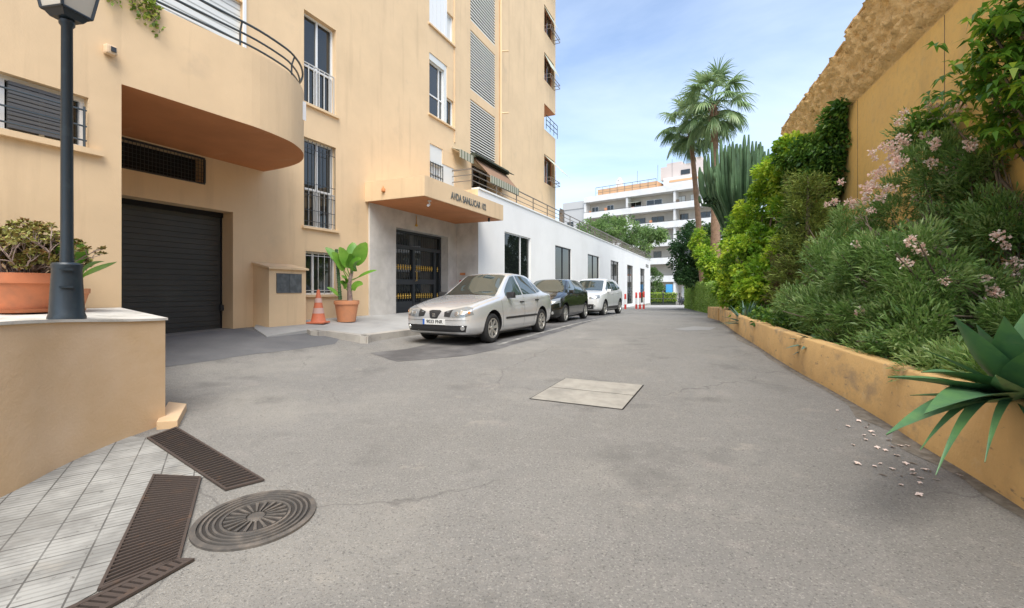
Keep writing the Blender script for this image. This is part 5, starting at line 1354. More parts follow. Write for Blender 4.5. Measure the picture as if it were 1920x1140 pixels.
b.build('foliage', m_agaveb, t, smooth=50)
# ------------------------------------------------------------------ oleander
ol = thing('oleander', 'large oleander bush with narrow leaves and pale pink flowers before the ochre wall', 'shrub', (4.6,5.6,bedz(4.6,5.6)))
def inb(C):   # keep in front of the wall
    return (C[:,0] < C[:,1]*S2/C2 + RW/C2 - .05) & (C[:,2] > -.1)
def PE(px, py, Y, rx, ry, rz, k=1): p = P(px,py,Y); return (p.x,p.y,p.z,rx,ry,rz,k)
ell = [PE(1640,610,7.0,.45,.6,.55,1.1), PE(1625,500,7.1,.45,.6,.6,1.3), PE(1690,400,6.8,.5,.5,.55,1.2), PE(1600,440,7.6,.35,.4,.45,.7), PE(1700,560,6.3,.45,.5,.5,1.1),
       PE(1760,320,6.3,.5,.4,.45,1.2), PE(1830,360,5.8,.45,.4,.5,1.2), PE(1870,300,5.6,.4,.35,.4,.9), PE(1790,450,5.9,.45,.4,.45,.75), PE(1890,430,5.2,.45,.4,.45,1.1),
       PE(1730,250,6.7,.35,.3,.3,.6), PE(1850,540,5.0,.40,.35,.22,.55), PE(1915,600,4.4,.35,.4,.25,.7), PE(1780,600,5.6,.35,.35,.3,.4), PE(1660,655,6.3,.45,.45,.22,1.0), PE(1720,668,5.6,.35,.4,.2,.7), PE(1575,600,7.6,.3,.3,.45,.8), PE(1920,230,5.4,.3,.3,.4,.5), PE(1560,540,8.0,.2,.3,.3,.4), PE(1610,655,6.6,.28,.4,.16,.8), PE(1690,690,5.5,.35,.35,.13,.9), PE(1760,700,4.9,.35,.3,.12,.7), PE(1580,635,7.3,.25,.4,.2,.6), PE(1840,690,4.2,.3,.3,.12,.6)]
for x,y,h in pl_:
    if 3.2 < y < 7.6 and random.random() < .8:
        ell.append((x+.42+random.uniform(-.05,.15), y, bedz(x,y)+random.uniform(.04,.12), .22,.24,.09,.2))
    if 4.5 < y < 7.8: ell.append((x+.52+random.uniform(-.08,.12), y, bedz(x,y)+random.uniform(.3,.55), .34,.3,.32,.55))
    if 4.9 < y < 7.6: ell.append((x+.75+random.uniform(-.1,.15), y, bedz(x,y)+random.uniform(.85,1.25), .36,.32,.38,.5))
pts = crown_points(ell, 34, 92, .15, shell=.2)
foliage('foliage', pts, m_lf_ole, ol, .105, .019, droop=.12, curl=.15, up=.55, inside=inb, mixv=.5)
b = MB(); roots_ = [P(1745,690,5.6), P(1820,640,5.3), P(1900,640,4.9), P(1700,690,6.2)]
for k, e in enumerate(ell):
    if e[5] < .15: continue
    r0 = min(roots_, key=lambda p: (p-Vector(e[:3])).length + random.uniform(0,.6)); tip = Vector(e[:3]); 
    for j in range(3):
        tp = tip + Vector((random.gauss(0,.25),random.gauss(0,.2),random.gauss(.1,.25))); md = r0.lerp(tp,.5)+Vector((random.uniform(-.12,.12),random.uniform(-.12,.12),random.uniform(-.05,.12)))
        if tp.x > wallx(tp.y)-.08: tp.x = wallx(tp.y)-.1
        if md.x > wallx(md.y)-.08: md.x = wallx(md.y)-.1
        b.tube([r0 - Vector((0,0,.25)), r0, md, tp], [.026,.022,.014,.006], 6)
b.tube([P(1920,640,4.9), P(1880,590,5.2), P(1830,520,5.4), P(1760,470,5.8), P(1700,410,6.3)], [.05,.045,.035,.025,.012], 8)
b.tube([P(1760,690,5.7), P(1715,600,6.0), P(1650,540,6.5), P(1600,480,7.0)], [.04,.035,.025,.01], 8)
b.build('branches', m_bark, ol, smooth=60)
fl = [(1740,195),(1700,215),(1741,243),(1660,280),(1680,275),(1695,290),(1650,300),(1668,318),(1640,330),(1630,345),(1655,350),(1627,372),(1640,380),(1605,392),(1750,275),(1742,280),(1825,268),(1815,245),(1905,282),(1760,312),(1775,315),(1640,395),(1580,352),(1572,380),(1560,375),(1600,370),(1755,405),(1720,455),(1712,462),(1870,448),(1900,505),(1895,470),(1675,300),(1700,268),(1720,255),(1633,360),(1648,340),(1660,365),(1800,190),(1890,215)]
fl += [(px+random.uniform(-22,22), py+random.uniform(-18,22)) for px,py in fl[:10]]
fl += [(random.uniform(1600,1910), random.uniform(290,600)) for k in range(22)]
fm = []
for v in range(4):
    C = []; D = []
    for k in range(42):
        u = Vector((random.gauss(0,1),random.gauss(0,1),random.gauss(.2,.8))).normalized(); C.append(u*random.uniform(.01,.075)); D.append(u)
    V, Fq = leaf_arrays(np.array(C), np.array(D), .044, .044, .0, .3, .9)
    o = pmesh('flower_cluster', V, Fq, m_pink, None, rng.uniform(0,1,len(C))); fm.append(o)
for k, (px, py) in enumerate(fl):
    best = min(ell, key=lambda e: abs((e[0]/e[1]*F+CX)-px)/e[3] + abs((HY-(e[2]-EYE)/e[1]*F)-py)/e[5])
    p = P(px+random.uniform(-12,12), py+random.uniform(-12,12), best[1]-best[4]*.85)
    o = fm[k] if k < 4 else fm[k%4].copy()
    if k >= 4: link(o)
    o.parent = ol; o.location = p - ol.location; o.rotation_euler = (random.uniform(0,6),random.uniform(0,6),random.uniform(0,6)); s_ = random.uniform(.45,1.0); o.scale = (s_,s_,s_)
# ------------------------------------------------------------------ umbrella tree at the top right
um = thing('umbrella_tree', 'glossy yellow green umbrella tree arching over the wall at the top right', 'tree', (5.2,3.8,bedz(4.4,3.8)))
b = MB(); base = Vector((5.2,3.8,bedz(4.4,3.8)))
tips = []
for (px,py,Y) in ((1860,60,5.1),(1900,30,4.9),(1840,120,5.3),(1880,140,5.0),(1920,90,4.7),(1860,190,5.2),(1905,200,4.8),(1950,40,4.6),(1840,150,5.5),(1930,150,4.5),(1870,230,5.3),(1920,260,4.9),(1750,235,6.5),(1730,255,6.7),(1770,215,6.4),(1890,90,5.2),(1960,200,4.5),(1910,60,4.9),(1925,20,4.8),(1980,0,4.6)):
    tp = P(px,py,Y); 
    if tp.x > wallx(tp.y)-.1: tp.x = wallx(tp.y)-.12
    tips.append(tp); md = base.lerp(tp,.5)+Vector((.12,-.2,-.1)); md.x = min(md.x, wallx(md.y)-.1); b.tube([base, md, tp], [.045,.025,.012], 6)
b.build('trunk', m_bark, um, smooth=60)
C = []; D = []; W = []
for tp in tips:
    for j in range(15):
        c = tp + Vector((random.gauss(0,.17),random.gauss(0,.17),random.gauss(0,.15))); w_ = random.uniform(0,1)
        ax = Vector((random.gauss(0,.5),random.gauss(-.2,.5),1)).normalized(); a0 = ax.orthogonal().normalized(); b0 = ax.cross(a0)
        for k in range(8):
            an = 2*math.pi*k/8; C.append(c); D.append(a0*math.cos(an)+b0*math.sin(an)+ax*.05); W.append(w_)
C = np.array(C); D = np.array(D); W = np.array(W); kk = inb(C); C, D, W = C[kk], D[kk], W[kk]
V, Fq = leaf_arrays(C, D, .15, .055, .22, .3, .25); pmesh('crown', V, Fq, m_lf_sch, um, np.clip(W*.6+rng.uniform(0,.4,len(W)),0,1))
# ------------------------------------------------------------------ creeper mass and conifers along the wall
iv = thing('climbing_creeper', 'bright yellow green creeper covering the end of the ochre wall', 'climbing plant', (6.9,13.2,bedz(6.9,12)))
ell = [PE(1385,470,14.5,.7,.8,.8), PE(1385,540,14,.5,.7,.6), PE(1430,400,14.3,.7,.8,.9), PE(1420,480,13,.7,.8,.9), PE(1430,540,12,.6,.7,.7), PE(1455,350,13.6,.6,.7,.8), PE(1475,430,12.6,.6,.7,.9), PE(1480,320,13,.55,.6,.6),
       PE(1465,500,12,.55,.6,.8), PE(1500,290,12.2,.5,.5,.5,.9), PE(1415,590,12,.4,.6,.35,.7), PE(1400,430,15.2,.6,.6,.7,.8)]
foliage('foliage', crown_points(ell, 44, 60, .20, shell=.5), m_lf_ivy, iv, .125, .085, droop=.15, curl=.3, up=.2, inside=inb, mixv=.7)
b = MB(); r0 = Vector((6.9,12.6,bedz(6.9,12.6)))
for e in ell: b.tube([r0-Vector((0,0,.2)), r0.lerp(Vector(e[:3]),.5)+Vector((random.uniform(-.2,.2),random.uniform(-.2,.2),0)), Vector(e[:3])], [.05,.035,.015], 6)
b.build('branches', m_bark, iv, smooth=60)
iv2 = thing('dark_creeper', 'dark green creeper rising to a point high on the ochre wall', 'climbing plant', (7.4,11,bedz(7,11)))
ell = [PE(1575,225,10.35,.2,.35,.35,.6), PE(1560,270,10.5,.28,.4,.4,.9), PE(1545,330,10.7,.3,.5,.5), PE(1520,290,11.4,.35,.5,.4), PE(1510,350,11.6,.4,.5,.55), PE(1535,400,10.9,.3,.45,.5), PE(1500,420,11.4,.4,.5,.6), PE(1490,300,12,.3,.4,.3,.6), PE(1590,205,10.15,.1,.2,.14,.3)]
foliage('foliage', crown_points(ell, 36, 55, .17, shell=.4), m_lf_ivyd, iv2, .11, .07, droop=.2, curl=.3, up=.1, inside=inb, mixv=.6)
b = MB(); r0 = Vector((7.2,10.9,bedz(7.2,10.9)))
for e in ell: b.tube([r0-Vector((0,0,.2)), r0.lerp(Vector(e[:3]),.6), Vector(e[:3])], [.05,.035,.015], 6)
b.build('branches', m_bark, iv2, smooth=60)
def conifer(label, px, ytop, ybot, Y, rad, m, n_sub, name='conifer'):
    top, bot = P(px,ytop,Y), P(px,ybot,Y); t = thing(name, label, 'conifer', bot)
    b = MB(); b.tube([bot-Vector((0,0,.3)), bot.lerp(top,.5), top], [.09,.06,.015], 7); b.build('trunk', m_bark, t, smooth=60)
    C = []; D = []; W = []
    for k in range(n_sub):
        f = random.random(); a = random.uniform(0,6.28); rr_ = rad*(1-.55*f)*random.uniform(.4,1.05)
        c = bot.lerp(top,f) + Vector((math.cos(a)*rr_, math.sin(a)*rr_, 0)); dr_ = Vector((math.cos(a),math.sin(a),.55)).normalized(); w_ = random.random()
        for j in range(46):
            q = random.uniform(-.28,.12); C.append(c+dr_*q+Vector((random.gauss(0,.045),random.gauss(0,.045),random.gauss(0,.05)))); D.append(dr_*.9+Vector((random.gauss(0,.5),random.gauss(0,.5),random.gauss(0,.4)))); W.append(w_)
    C = np.array(C); D = np.array(D); W = np.array(W); kk = inb(C); C, D, W = C[kk], D[kk], W[kk]
    V, Fq = leaf_arrays(C, D, .12, .022, .05, .1, .8); pmesh('foliage', V, Fq, m, t, np.clip(W*.55+rng.uniform(0,.45,len(W)),0,1)); return t
conifer('tall olive green conifer with brown dry inner branches beside the creeper', 1515, 330, 640, 9.6, .85, m_lf_con, 260)
conifer('low olive green conifer between the tall conifer and the oleander', 1562, 450, 640, 8.3, .55, m_lf_con, 150)
conifer('dry brown ivy covered trunk between creeper and conifers', 1470, 480, 625, 10.4, .42, m_lf_conb, 110, 'dry_conifer')
# filler ground planting in the bed
def shrub(name, label, cat, ells, m, loc, n_sub=20, per=40, sub=.15, ln=.1, wd=.05, group=None, stems=True, **k):
    t = thing(name, label, cat, loc, 0, group)
    foliage('foliage', crown_points(ells, n_sub, per, sub, shell=k.pop('shell', .45)), m, t, ln, wd, **k)
    if stems:
        b = MB()
        for e in ells: b.tube([Vector(loc), Vector(loc).lerp(Vector(e[:3]),.6)+Vector((random.uniform(-.1,.1),random.uniform(-.1,.1),0)), Vector(e[:3])], [.04,.03,.012], 6)
        b.build('branches', m_bark, t, smooth=60)
    return t
shrub('ground_shrub', 'low dark green shrub at the foot of the olive conifers', 'shrub', [PE(1470,620,9.4,.3,.4,.25), PE(1450,600,10.4,.3,.4,.3), PE(1430,620,10.2,.2,.3,.2,.5), PE(1500,640,8.7,.25,.35,.2), PE(1545,620,8.2,.25,.3,.25,.7)]+[(x+.35,y,bedz(x,y)+.1,.22,.25,.13,.35) for x,y,h in pl_ if 7.6 < y < 11.5], m_lf_ivyd, tuple(P(1470,640,9.4)), 24, 40, .12, .09, .05)
shrub('flowering_shrub', 'pale pink dry flowering shrub beside the orange post and palms', 'shrub', [PE(1368,480,17,.22,.3,.5), PE(1362,540,17,.18,.3,.5,.7)], leafmat('leaf_faded_pink', [(.22,.16,.10),(.45,.32,.24),(.62,.46,.38)], .7, .2), tuple(P(1366,598,17)), 18, 40, .14, .09, .05)
# dirt gathered along the foot of the planter wall
k_ = len(pl_); outer = []; inn = []
for i in range(6, k_, 2):
    x,y,h = pl_[i]; a = Vector(pl_[i-1][:2]); c = Vector(pl_[min(i+1,k_-1)][:2]); d = (c-a).normalized(); n_ = Vector((-d.y, d.x))
    w_ = .05+.13*abs(noise.noise(Vector((x*1.3,y*1.3,0))))*2; outer.append((x+n_.x*w_, y+n_.y*w_)); inn.append((x+.01,y))
m_dirt = mat('gutter_dirt', (.13,.115,.09), .95, bump=[(90,.6,.006)], var=((.22,.20,.17),14,.4,.65))
drape('gutter_dirt', outer+inn[::-1], m_dirt, .003, cell=.5, jag=.012)
# ------------------------------------------------------------------ fallen petals
pts_ = [(1625,802),(1634,810),(1621,817),(1638,816),(1623,825),(1667,826),(1673,839),(1689,837),(1702,837),(1682,855),(1607,870),(1640,875),(1651,870),(1673,880),(1711,882),(1735,882),(1714,890),(1726,897),(1725,906),(1799,892),(1724,929),(1660,845),(1590,800),(1610,790),(1570,770),(1645,840),(1698,870),(1755,900),(1690,910),(1600,835)]
proto = None
for i, (px, py) in enumerate(pts_):
    g = G(px,py,.004)
    if proto is None:
        b = MB()
        for k in range(4):
            a = k*1.6; d = Vector((math.cos(a),math.sin(a),.25)); blade(b, Vector((0,0,.004)), d, .022, .018, .3, n=3, thick=.001, cup=.25)
        o = b.build('fallen_petal', m_petal); proto = o
    else: o = proto.copy(); link(o)
    o.location = g; o.rotation_euler = (random.uniform(-.3,.3),random.uniform(-.3,.3),random.uniform(0,6.28)); s_ = random.uniform(.7,1.25); o.scale = (s_,s_,s_)
    tag(o, 'one of the pale pink petals scattered on the asphalt below the agave', 'petal', 'fallen oleander petals')
for i, (px, py, l) in enumerate(((1630,797,.05),(1720,871,.06),(1568,806,.03),(1692,894,.03),(1663,893,.05),(1745,640+245,.04))):
    g = G(px,py,.005); b = MB(); a = random.uniform(0,3); blade(b, g, (math.cos(a),math.sin(a),.05), l, .014, .1, n=4, thick=.001, cup=.2)
    rooted('fallen_leaf', b, m_bark, 'small dry brown leaf lying among the fallen petals on the asphalt', 'leaf', 'dry leaves on the asphalt')
# ------------------------------------------------------------------ columnar cactus
cc = P(1392,590,18.0); cc.z = gz(cc.x,cc.y)
ct = thing('candelabra_cactus', 'tall many armed candelabra cactus in front of the sky beside the palms', 'cactus', cc)
b = MB()
def rib(pts, r):
    n = 10; pts = [Vector(p) for p in pts]; rings = []
    for i, p in enumerate(pts):
        d = (pts[min(i+1,len(pts)-1)]-pts[max(i-1,0)]).normalized(); a = d.orthogonal().normalized(); c = d.cross(a)
        rr_ = r[i] if isinstance(r,list) else r
        rings.append([b.bm.verts.new(p+(a*math.cos(2*math.pi*k/n)+c*math.sin(2*math.pi*k/n))*rr_*(1.0 if k%2 else .52)) for k in range(n)])
    for A, B in zip(rings, rings[1:]):
        for k in range(n): b.bm.faces.new((A[k],A[(k+1)%n],B[(k+1)%n],B[k]))
    b.bm.faces.new(rings[-1])
tips = [(1312,350,305),(1318,365,330),(1328,330,290),(1335,318,272),(1345,330,268),(1352,318,262),(1360,325,260),(1368,318,262),(1374,330,266),(1382,322,258),(1388,328,262),(1396,318,255),(1404,325,258),(1411,320,262),(1418,326,256),(1426,330,262),(1434,335,268),(1441,345,270),(1340,345,300),(1356,345,290),(1372,345,285),(1398,345,280),(1412,345,285),(1428,350,292),(1325,350,312),(1348,355,315),(1385,350,300),(1365,350,275),(1405,350,270),(1380,350,268),(1330,345,300),(1345,350,285),(1420,350,275),(1436,350,285)]
tips += [(px+random.uniform(-7,7), pm+random.uniform(-5,10), pt+random.uniform(3,50)) for px,pm,pt in tips+tips]
for i, (px, pm, pt) in enumerate(tips):
    dy = random.uniform(-1.0,1.0); k = (px-1388)/1.0
    base = P(1388+k*.22, 455+abs(k)*.05, 18+dy*.15); low = P(1388+k*.62, 400-abs(k)*.1, 18+dy*.5); m1 = P(1388+k*.93, pm+12, 18+dy); tp = P(px, pt, 18+dy)
    tp.z += random.uniform(-.35,.12); q = smooth_path([tuple(base), tuple(low), tuple(m1), tuple(tp)], 4)
    rr_ = random.uniform(.062,.095); rib(q, [rr_]*(len(q)-3)+[rr_*.95,rr_*.8,.03])
for k in range(6):
    x = 1374+k*6; q = smooth_path([tuple(P(1390+(x-1390)*.5,600,18+.1*(k%3))), tuple(P(1390+(x-1390)*.7,520,18+.1*(k%3))), tuple(P(x,430,18+.1*(k%2)))], 3); rib(q, [.20]*len(q))
b.build('stems', m_cactb, ct, smooth=25)
# ------------------------------------------------------------------ palms
def palm(label, px, py_top, Y, tr, seed, spread=1.0, lean=0.0, trunk_px0=None, cols=None):
    random.seed(seed)
    top = P(px,py_top,Y); gx = (trunk_px0-CX)/F*Y; bot = Vector((gx, Y, gz(gx,Y)))
    t = thing('fan_palm', label, 'palm tree', bot)
    b = MB(); n = 26; pts = []; rs = []
    for i in range(n+1):
        f = i/n; p = bot.lerp(top,f); pts.append(p+Vector((.05*math.sin(f*3),0,0))); rs.append(tr*(1.15-.45*f+ (.25*(1-f)**4))*(1.03 if i%2 else .97))
    b.tube(pts, rs, 14); b.build('trunk', m_barkp, t, smooth=30)
    b = MB()
    for k in range(70):
        f = random.uniform(0,1); a = random.uniform(0,6.28); z = -f*.9; p = top+Vector((math.cos(a)*tr*.6,math.sin(a)*tr*.6,z)); blade(b, p, (math.cos(a)*.8,math.sin(a)*.8,.9), .28, .07, .3, n=3, thick=.02)
    b.build('leaf_bases', m_barkp, t, smooth=40)
    C = []; D = []; W = []; ST = MB()
    nf = 34
    for k in range(nf):
        a = 2*math.pi*k*.381966+random.uniform(-.2,.2); el = R(82) - (k/nf)**.8*R(140) + random.uniform(-.1,.1)
        d = Vector((math.cos(a)*math.cos(el), math.sin(a)*math.cos(el), math.sin(el))); l = random.uniform(.85,1.15)*spread
        h0 = top + Vector((0,0,.1)); m_ = h0+d*l*.55; hub = h0 + d*l + Vector((0,0,-.12*l*(1-math.sin(el)))); ST.tube([h0, m_, hub], [.022,.016,.012], 5)
        fd = (hub-m_).normalized(); sd = fd.cross(Vector((0,0,1)))
        if sd.length < .1: sd = Vector((1,0,0))
        sd.normalize(); w_ = random.random()*.7 + (.3 if el > 0 else 0)
        ns = 38
        for j in range(ns):
            an = (j/(ns-1)-.5)*R(235); dd = fd*math.cos(an)+sd*math.sin(an)+Vector((0,0,-.12))
            C.append(hub); D.append(dd); W.append((w_, .95*spread*(1-.25*abs(an)/R(117)), dd))
    ST.build('stalks', m_lf_palm, t, smooth=60)
    # segments: three-part drooping strips
    Vv = []; Fv = []; vv = []
    for c, d, (w_, l, dd) in zip(C, D, W):
        d = d.normalized(); sdd = d.cross(Vector((random.gauss(0,.4),random.gauss(0,.4),1))).normalized(); p = c.copy(); dirn = d.copy(); wid = .025; prev = None; seg = 4
        for s_ in range(seg+1):
            ww = wid*(.5+1.0*min(1,s_/1.5))*(1-(s_/seg)**2.2)+.002
            i0 = len(Vv); Vv += [tuple(p-sdd*ww), tuple(p+sdd*ww)]
            if prev is not None: Fv.append((prev, prev+1, i0+1, i0)); vv.append(min(1,max(0,w_*.6+random.uniform(0,.4))))
            prev = i0; p = p+dirn*l/seg; dirn = (dirn+Vector((0,0,-.30-.2*s_))*random.uniform(.3,1.5)*.8).normalized()
    pmesh('crown', Vv, Fv, m_lf_palm, t, vv)
    return t
palm('taller fan palm with full round crown and reddish trunk', 1338, 198, 24.0, .23, 3, 1.24, 0, 1341)
palm('shorter thinner fan palm leaning behind the taller palm on its left', 1293, 236, 26.6, .17, 11, 1.12, 0, 1322)
# ------------------------------------------------------------------ trees, hedge and post at the far right side
random.seed(5)
def tree(name, label, base, crown, m, n_sub, per, sub, ln, wd, tr=.15, group=None):
    t = thing(name, label, 'tree', base, 0, group); top = Vector(np.mean([e[:3] for e in crown],axis=0))
    b = MB(); f = Vector(base).lerp(top,.55); b.tube([Vector(base)-Vector((0,0,.2)), Vector(base).lerp(f,.5), f], [tr*1.2,tr,tr*.7], 9)
    for e in crown: b.tube([f, f.lerp(Vector(e[:3]),.5)+Vector((0,0,-.1)), Vector(e[:3])], [tr*.6,tr*.4,tr*.15], 6)
    b.build('trunk', m_bark, t, smooth=60)
    foliage('crown', crown_points(crown, n_sub, per, sub, shell=.45), m, t, ln, wd, droop=.15, curl=.3, up=.15, mixv=.65)
    return t
bx = P(1300,585,31.5); bx.z = gz(bx.x,bx.y)
tree('round_tree', 'dark green dense tree above the clipped hedge', bx, [PE(1295,470,30,1.2,1.3,1.2), PE(1285,500,30,.9,1,1), PE(1305,440,31,1.1,1,.8,.8), PE(1325,480,29,.9,1,1.2), PE(1300,520,29,1.0,.8,.5,.7)], leafmat('leaf_dark_tree', [(.02,.06,.02),(.045,.11,.035),(.09,.19,.05)], .5, .3), 40, 45, .32, .2, .12)
bx = P(1334,590,23.5); bx.z = gz(bx.x,bx.y)
tree('young_tree', 'bright green young tree in front of the palm trunks', bx, [PE(1330,490,23.5,.45,.5,.6), PE(1338,515,23.5,.4,.4,.4), PE(1312,452,25,.38,.5,.6,.8), PE(1320,480,24,.4,.4,.5,.7)], m_lf_ivy, 30, 45, .2, .14, .08, .07)
bx = P(1345,600,26); bx.z = gz(bx.x,bx.y)
tree('background_tree', 'mid green tree glimpsed behind the palm trunks and cactus', bx, [PE(1355,450,27,1.0,1,.9,.8), PE(1385,480,26,1.2,1,1.2), PE(1350,500,27,.7,.7,.8), PE(1410,450,26,1.0,1,1.2)], m_lf_dark, 30, 45, .32, .18, .11)
# clipped hedge
h0, h1 = (8.6,18.6), (14.1,37.0)
hg = thing('clipped_hedge', 'light green clipped hedge lining the lane before the far gate', 'hedge', (11.3,28,gz(11.3,28)))
d = Vector((h1[0]-h0[0],h1[1]-h0[1])); Ln = d.length; d.normalize(); nr = Vector((d.y,-d.x))
C = []; D = []
N_ = 34000
for i in range(N_):
    u = Ln*random.random()**1.3; k = random.random(); H_ = 1.35+ .036*u
    if k < .70: v, z, o = random.uniform(-.06,.05), H_*random.random(), (-1,0)
    elif k < .9: v, z, o = random.uniform(0,.9), H_+random.uniform(-.05,.05), (0,1)
    else: v, z, u, o = random.uniform(0,.9), H_*random.random(), random.uniform(-.05,.05), (0,0)
    v += .05*noise.noise(Vector((u*1.5,z*2,0)))
    x, y = h0[0]+d.x*u+nr.x*v, h0[1]+d.y*u+nr.y*v
    C.append((x,y,gz(x,y)+z)); q = nr*(-1 if o[0] else 0)
    D.append((q.x+random.gauss(0,.5)+(-.6*d.x if o == (0,0) else 0), q.y+random.gauss(0,.5)+(-.6*d.y if o == (0,0) else 0), random.gauss(.2,.5)+(o[1]*.8)))
V, Fq = leaf_arrays(np.array(C), np.array(D), .09, .055, .05, .2, .8)
pmesh('foliage', V, Fq, m_lf_hedge, hg, np.clip(rng.uniform(0,1,len(C))*.7+.3*np.array([noise.noise(Vector(c)*1.2)*.5+.5 for c in C]),0,1))
b = MB(); q = [h0[0]+nr.x*.12,h0[1]+nr.y*.12,h1[0]+nr.x*.12,h1[1]+nr.y*.12,h1[0]+nr.x*.8,h1[1]+nr.y*.8,h0[0]+nr.x*.8,h0[1]+nr.y*.8]
b.prism([(q[0],q[1]),(q[6],q[7]),(q[4],q[5]),(q[2],q[3])], lambda x,y: gz(x,y)-.1, lambda x,y: gz(x,y)+1.25+.034*(y-18.6))
b.build('branches', m_bark, hg)
c = P(1353,600,16.5); c.z = gz(c.x,c.y); b = MB(); b.box(c.x-.06,c.x+.06,c.y-.06,c.y+.06,c.z-.1,c.z+1.25); b.box(c.x-.075,c.x+.075,c.y-.075,c.y+.075,c.z+1.25,c.z+1.3)
rooted('gate_post', b, m_kerbR, 'slim orange painted post at the end of the planter bed', 'post')
b = MB(); c2 = Vector(bpts[-1]); q = [(c2.x-.02,c2.y),(c2.x+.9,c2.y-.1),(c2.x+1.3,c2.y+2.2),(c2.x+.6,c2.y+2.3)]; b.prism(q, lambda x,y: gz(x,y)-.1, lambda x,y: gz(x,y)+.42)
rooted('planter_end', b, m_kerbR, 'ochre end block where the planter wall meets the hedge', 'planter wall')
# tree behind the white building
bx = Vector((8.6,57,gz(8.6,57)))
tree('spreading_tree', 'wide light green tree rising behind the white commercial building', bx, [PE(1115,432,56,2.2,2,1.2), PE(1142,424,57,2.2,2,1.1), PE(1165,430,57,2.8,2,1.5), PE(1200,445,58,2.6,2,1.3), PE(1225,440,58,1.6,2,.8,.7), PE(1130,440,56,2.6,2,1.4), PE(1185,470,58,2.5,2,1.2), PE(1235,445,58,.9,1,.5,.4)], m_lf_tree, 40, 42, .5, .26, .17, .25)
bx = Vector((17.6,61,gz(17.6,61)))
tree('street_tree', 'small light tree beyond the street at the white building corner', bx, [PE(1224,520,61,1.1,1,1.4), PE(1230,540,61,.9,1,.8)], m_lf_tree, 30, 40, .35, .2, .13, .12)
